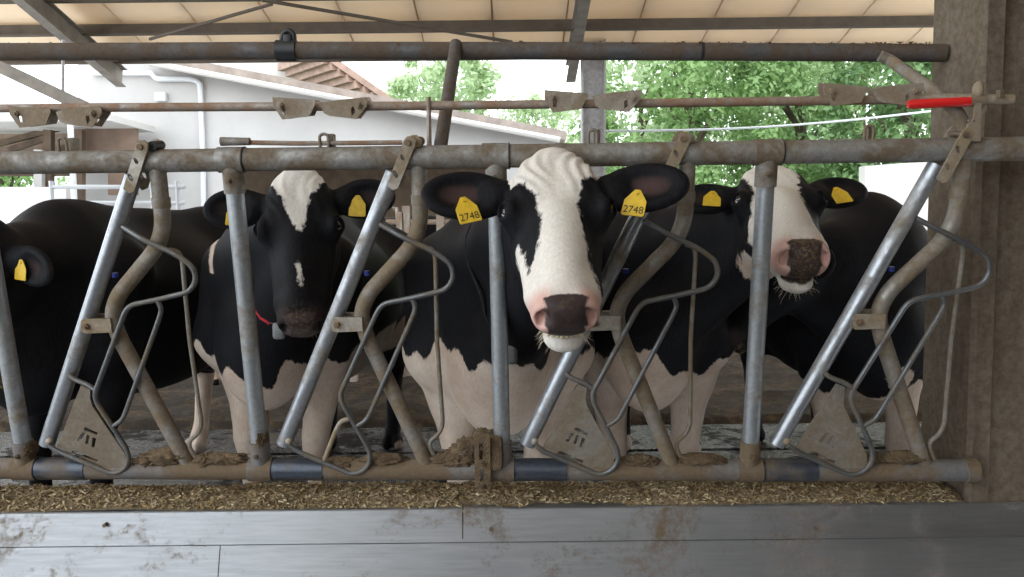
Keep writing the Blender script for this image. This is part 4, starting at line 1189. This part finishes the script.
        for row in txt:
            s_, yy, size = row
            cu = bpy.data.curves.new('digits', 'FONT'); cu.body = s_; cu.size = size; cu.align_x = 'CENTER'; cu.extrude = 0.0004
            tmp = bpy.data.objects.new('digits', cu); COL.objects.link(tmp)
            bpy.context.view_layer.update()
            m2 = bpy.data.meshes.new_from_object(tmp.evaluated_get(bpy.context.evaluated_depsgraph_get()))
            bpy.data.objects.remove(tmp)
            for v in m2.vertices:
                x, y, z = v.co
                v.co = c + xd2 * (x * 0.92) + wd2 * (yy - y) + n3 * (0.0035 + z)
            m2.materials.clear()
            link('digits', m2, M_ink, tg, smooth=False)
    return root, hv, O, Hmx, sdf

def ring_on(sdf, O, c, ax_, up, r_out=0.45, n=48):
    """loop of points where rays from c in the plane normal to ax_ meet the hide"""
    ax_ = Vector(ax_).normalized(); e1 = (Vector(up) - ax_ * Vector(up).dot(ax_)).normalized(); e2 = ax_.cross(e1)
    loop = []
    for i in range(n):
        a = 2 * math.pi * i / n
        d = e1 * math.cos(a) + e2 * math.sin(a)
        ts = np.linspace(0.0, r_out, 120)
        P = np.array([list(Vector(c) - O + d * t) for t in ts], np.float32)
        f = sdf(P)
        j = np.nonzero(f > 0)[0]
        t = ts[j[0]] if len(j) else r_out
        loop.append(Vector(c) + d * (t + 0.004))
    # smooth
    for _ in range(3):
        loop = [(loop[i - 1] + loop[i] * 2 + loop[(i + 1) % n]) / 4 for i in range(n)]
    return loop
def strap(name, loop, ax_, w, t, mat, root, i0=0, i1=None):
    ax_ = Vector(ax_).normalized(); n = len(loop); i1 = n if i1 is None else i1
    cen = sum(loop, Vector()) / n
    bm = BM(); rings = []
    for i in range(i0, i1 + 1):
        p = loop[i % n]; o_ = (p - cen).normalized()
        rings.append([bm.verts.new(p + ax_ * w / 2), bm.verts.new(p + ax_ * w / 2 + o_ * t), bm.verts.new(p - ax_ * w / 2 + o_ * t), bm.verts.new(p - ax_ * w / 2)])
    for a, b in zip(rings[:-1], rings[1:]):
        for k in range(4): bm.faces.new((a[k], a[(k + 1) % 4], b[(k + 1) % 4], b[k]))
    if i1 - i0 < n:
        bm.faces.new(rings[0]); bm.faces.new(rings[-1][::-1])
    return obj(name, bm, mat, root)

def blotch(B, seed, sc=2.2):
    """random patch field over the body"""
    out = np.zeros(len(B))
    rs = np.random.RandomState(seed)
    for _ in range(14):
        k = rs.normal(0, 1, 3) * sc; out += np.sin(B @ k + rs.uniform(0, 6.28))
    return out / 3.7

# the cow staring out through the fence (centre)
C_POLL = W(553, 149, 1.98)
bl_c = [(-.03, -.1), (-.085, -.02), (-.12, .04), (-.118, .10), (-.075, .118), (-.050, .17), (-.044, .25), (-.05, .33), (-.075, .385), (-.088, .33), (-.096, .28), (-.2, .27),
        (-.2, .7), (.2, .7), (.2, .50), (.085, .45), (.068, .40), (.056, .30), (.050, .2), (.062, .125), (.10, .095), (.118, .06), (.085, -.02), (.03, -.1)]
def bw_c(B, V, Q):
    z = 0.885 - B[:, 2] + 0.03 * np.sin(B[:, 0] * 31 + 1) + 0.018 * np.sin(B[:, 0] * 83) 
    z = np.where(B[:, 1] > 0.35, np.minimum(z, 0.25 * blotch(B, 3)), z)
    spot = 0.03 - np.sqrt((B[:, 0] + 0.12) ** 2 + (B[:, 2] - 0.36) ** 2 + (B[:, 1] + .05) ** 2)
    return np.minimum(z, -spot)
cowC, hvC, OC, HC, sdC = make_cow('holstein_cow', 'black and white cow staring out with its white-blazed head through the fence', (-0.05, 2.86), 0.03, C_POLL,
    math.radians(42), math.radians(0), math.radians(-1.5), {-1: (0.22, -0.12, 0.18), 1: (0.22, -0.12, 0.22)}, bl_c, bw_c,
    [(-1, 0.58, 0.026, -0.22, (('2748', 0.054, 0.027),)), (1, 0.48, 0.026, 0.14, (('2748', 0.054, 0.027),))],
    hf=0.0050, hc=0.016, tuft=0.0028, open_mouth=True, hs=0.975, sl=0.945, crumbs=0.10, ear_pink=0.10)
# lower teeth, whiskers
bm = BM()
for i in range(8):
    x = (i - 3.5) * 0.0105
    c = hvC(x, 0.519 - abs(x) * 0.25, -0.117)
    bmesh.ops.create_uvsphere(bm, u_segments=8, v_segments=6, radius=1, matrix=Matrix.Translation(c) @ HC.to_4x4() @ Matrix.Diagonal((0.0058, 0.005, 0.0055, 1)))
obj('lower_teeth', bm, M_tooth, cowC)
def whiskers(root, hv, O, Hx, n, seed):
    R = random.Random(seed); bm = BM()
    for i in range(n):
        a = R.uniform(-1, 1)
        c = hv(a * 0.046, 0.497 + R.uniform(-0.03, 0.018) - 0.02 * abs(a), -0.150 + R.uniform(-0.02, 0.03) * (0.3 + abs(a)))
        d = (Hx @ Vector((a * 0.9 + R.uniform(-.3, .3), R.uniform(0.1, 0.8), R.uniform(-0.9, 0.2)))).normalized()
        L = R.uniform(0.012, 0.034)
        tube(bm, [c, c + d * L * .6, c + d * L + Vector((0, 0, -L * .2))], [0.0005, 0.0004, 0.0002], 3, False)
    o = obj('whiskers', bm, M_whisker, root); o['kind'] = 'stuff'
whiskers(cowC, hvC, OC, HC, 150, 3)
def pod(root, c):
    bm = BM(); box(bm, c, (0.045, 0.03, 0.062)); bevel(bm, 0.013, 3)
    o = obj('collar_pod', bm, M_pod, root); o['label'] = 'grey plastic collar transponder'
axC = Vector((0, -0.75, 0.45))
lpC = ring_on(sdC, OC, W(562, 262, 2.44), axC, (0, 0, 1))
strap('collar', lpC, axC, 0.035, 0.002, M_black, cowC)
low = min(lpC, key=lambda p: p.z)
pod(cowC, low + Vector((0, -0.012, -0.02)))

# the black-faced cow with the white triangle (second from left)
B_POLL = W(296, 170, 2.62)
bl_b = [(-.07, -.1), (-.088, .0), (-.082, .04), (-.045, .10), (-.015, .185), (.012, .225), (.022, .185), (.045, .10), (.088, .03), (.07, -.1)]
bl_b2 = [(-.005, .335), (.008, .33), (.014, .40), (.004, .41)]
def bw_b(B, V, Q):
    z = 0.80 - B[:, 2] - 0.14 * np.exp(-((B[:, 0] - 0.05) / 0.07) ** 2) + 0.04 * np.sin(B[:, 0] * 17 + 0.5) + 0.02 * np.sin(B[:, 0] * 60)
    z = np.where(B[:, 1] > 0.30, np.minimum(z, 0.3 * blotch(B, 8)), z)
    st = 0.022 - np.abs(B[:, 0] + 0.245 + (B[:, 2] - 1.2) * 0.4)
    st = np.where((B[:, 2] > 1.12) & (B[:, 1] > -0.2), st, -0.2)
    return np.maximum(z, st)
cowB, hvB, OB, HB, sdB = make_cow('holstein_cow', 'cow with a black face and white triangle on its forehead', (-0.97, 3.30), -0.05, B_POLL,
    math.radians(24), math.radians(6), math.radians(-3.5), {-1: (0.20, -0.02, 0.05), 1: (0.20, 0.02, 0.05)}, bl_b, bw_b,
    [(-1, 0.50, 0.0, 0.1, ()), (1, 0.42, 0.0, 0.05, ())], spots=[bl_b2], hf=0.0065, hc=0.018, tuft=0.002, muzzle_pink=0.04, crumbs=0.35)
whiskers(cowB, hvB, OB, HB, 60, 5)
axB = Vector((0.15, -0.8, 0.4))
lpB = ring_on(sdB, OB, W(292, 250, 2.98), axB, (0, 0, 1))
strap('collar', lpB, axB, 0.030, 0.004, M_collar2, cowB)
n_ = len(lpB)
iL = min(range(n_), key=lambda i: (lpB[i] - W(268, 296, 2.9)).length)
strap('collar_clip', [p for p in lpB], axB, 0.034, 0.007, M_collar, cowB, iL - 2, iL + 3)
low = min(lpB, key=lambda p: p.z); pod(cowB, low + Vector((0.0, -0.012, -0.02)))

# the cow lifting its nose (right of centre)
D_POLL = W(769, 163, 2.62)
bl_d = [(-.05, -.15), (-.085, .0), (-.10, .06), (-.085, .12), (-.082, .2), (-.10, .28), (-.2, .33), (-.2, .7), (.2, .7), (.2, .42), (.075, .38), (.055, .30), (.052, .2), (.07, .10), (.075, 0.0), (.05, -.15)]
def bw_d(B, V, Q):
    z = 0.80 - B[:, 2] + 0.07 * np.sin(B[:, 0] * 13 + 2.3) + 0.02 * np.sin(B[:, 0] * 55)
    z = np.where(B[:, 1] > 0.30, np.minimum(z, 0.3 * blotch(B, 21)), z)
    thr = 0.055 - np.sqrt(((Q[:, 0] + 0.03) * .55) ** 2 + ((Q[:, 1] - 0.30) * .5) ** 2 + ((Q[:, 2] + 0.22) * 0.75) ** 2)
    return np.maximum(z, thr)
cowD, hvD, OD, HD, sdD = make_cow('holstein_cow', 'cow lifting its pink white-blazed nose behind the third post', (0.55, 3.20), -0.20, D_POLL,
    math.radians(60), math.radians(-5), math.radians(0), {-1: (0.19, 0.04, -0.05), 1: (0.20, 0.20, 0.02)}, bl_d, bw_d,
    [(-1, 0.42, -0.004, 0.1, ()), (1, 0.5, 0.006, -0.2, ())], hf=0.0060, hc=0.018, tuft=0.0015, crumbs=0.5)
whiskers(cowD, hvD, OD, HD, 60, 8)
axD = Vector((0.35, -0.8, 0.35))
lpD = ring_on(sdD, OD, W(765, 235, 2.95), axD, (0, 0, 1))
strap('collar', lpD, axD, 0.032, 0.004, M_collar2, cowD)
n_ = len(lpD)
iL = min(range(n_), key=lambda i: (lpD[i] - W(740, 280, 2.85)).length)
strap('collar_clip', lpD, axD, 0.038, 0.007, M_collar, cowD, iL - 3, iL + 4)

# far left black cow, head lowered to the left
def bw_a(B, V, Q):
    z = 0.50 - B[:, 2] + 0.05 * np.sin(B[:, 0] * 13)
    return np.where(B[:, 1] > 0.3, np.maximum(z, 0.12 - np.sqrt((B[:, 0] - .2) ** 2 + (B[:, 1] - 1.3) ** 2 + (B[:, 2] - .75) ** 2)), -0.1)
cowA, hvA, OA, HA, sdA = make_cow('holstein_cow', 'almost entirely black cow at the far left edge', (-1.84, 3.24), -0.14, W(-26, 224, 2.75),
    math.radians(12), math.radians(-14), math.radians(8), {-1: (0.19, 0.0, 0.0), 1: (0.20, -0.22, 0.12)}, None, bw_a,
    [(1, 0.38, -0.004, 0.1, ())], hf=0.0085, hc=0.020, muzzle_pink=0.05)
# right-hand black cow, head turned away behind the lifted nose
def bw_e(B, V, Q):
    z = 0.62 - B[:, 2] + 0.05 * np.sin(B[:, 0] * 13)
    sp = 0.05 - np.sqrt((B[:, 0] - 0.02) ** 2 + (B[:, 2] - .70) ** 2)
    return np.maximum(np.where(B[:, 1] > 0.25, np.minimum(z, 0.3 * blotch(B, 5)), z), np.where(B[:, 1] < 0.1, sp, -0.2))
cowE, hvE, OE, HE, sdE = make_cow('holstein_cow', 'black cow standing beside the concrete column, head turned away', (1.50, 3.36), -0.10, W(782, 222, 3.15),
    math.radians(35), math.radians(-78), math.radians(0), {-1: (0.18, -0.1, -0.2), 1: (0.18, -0.2, -0.3)}, None, bw_e,
    [], hf=0.010, hc=0.020, muzzle_pink=0.05)
# two more cows resting further back in the pen
def bw_f(B, V, Q): return 0.3 * blotch(B, 31)
make_cow('holstein_cow', 'distant black and white cow standing behind the pen fence', (-0.85, 8.6), 1.2, (-1.35, 8.2, 1.25), math.radians(25), math.radians(60), 0,
         {-1: (0.18, 0, 0), 1: (0.18, 0, 0)}, bl_b, bw_f, [], hf=0.014, hc=0.03, group='cows further back')
make_cow('holstein_cow', 'distant dark cow glimpsed between the two left cows', (-2.35, 6.6), 0.3, (-2.15, 5.8, 1.27), math.radians(20), math.radians(20), 0,
         {-1: (0.18, -.1, 0), 1: (0.18, -.1, 0)}, None, lambda B, V, Q: 0.25 * blotch(B, 44) - 0.08, [(1, .4, 0, 0, ())], hf=0.014, hc=0.03, group='cows further back')
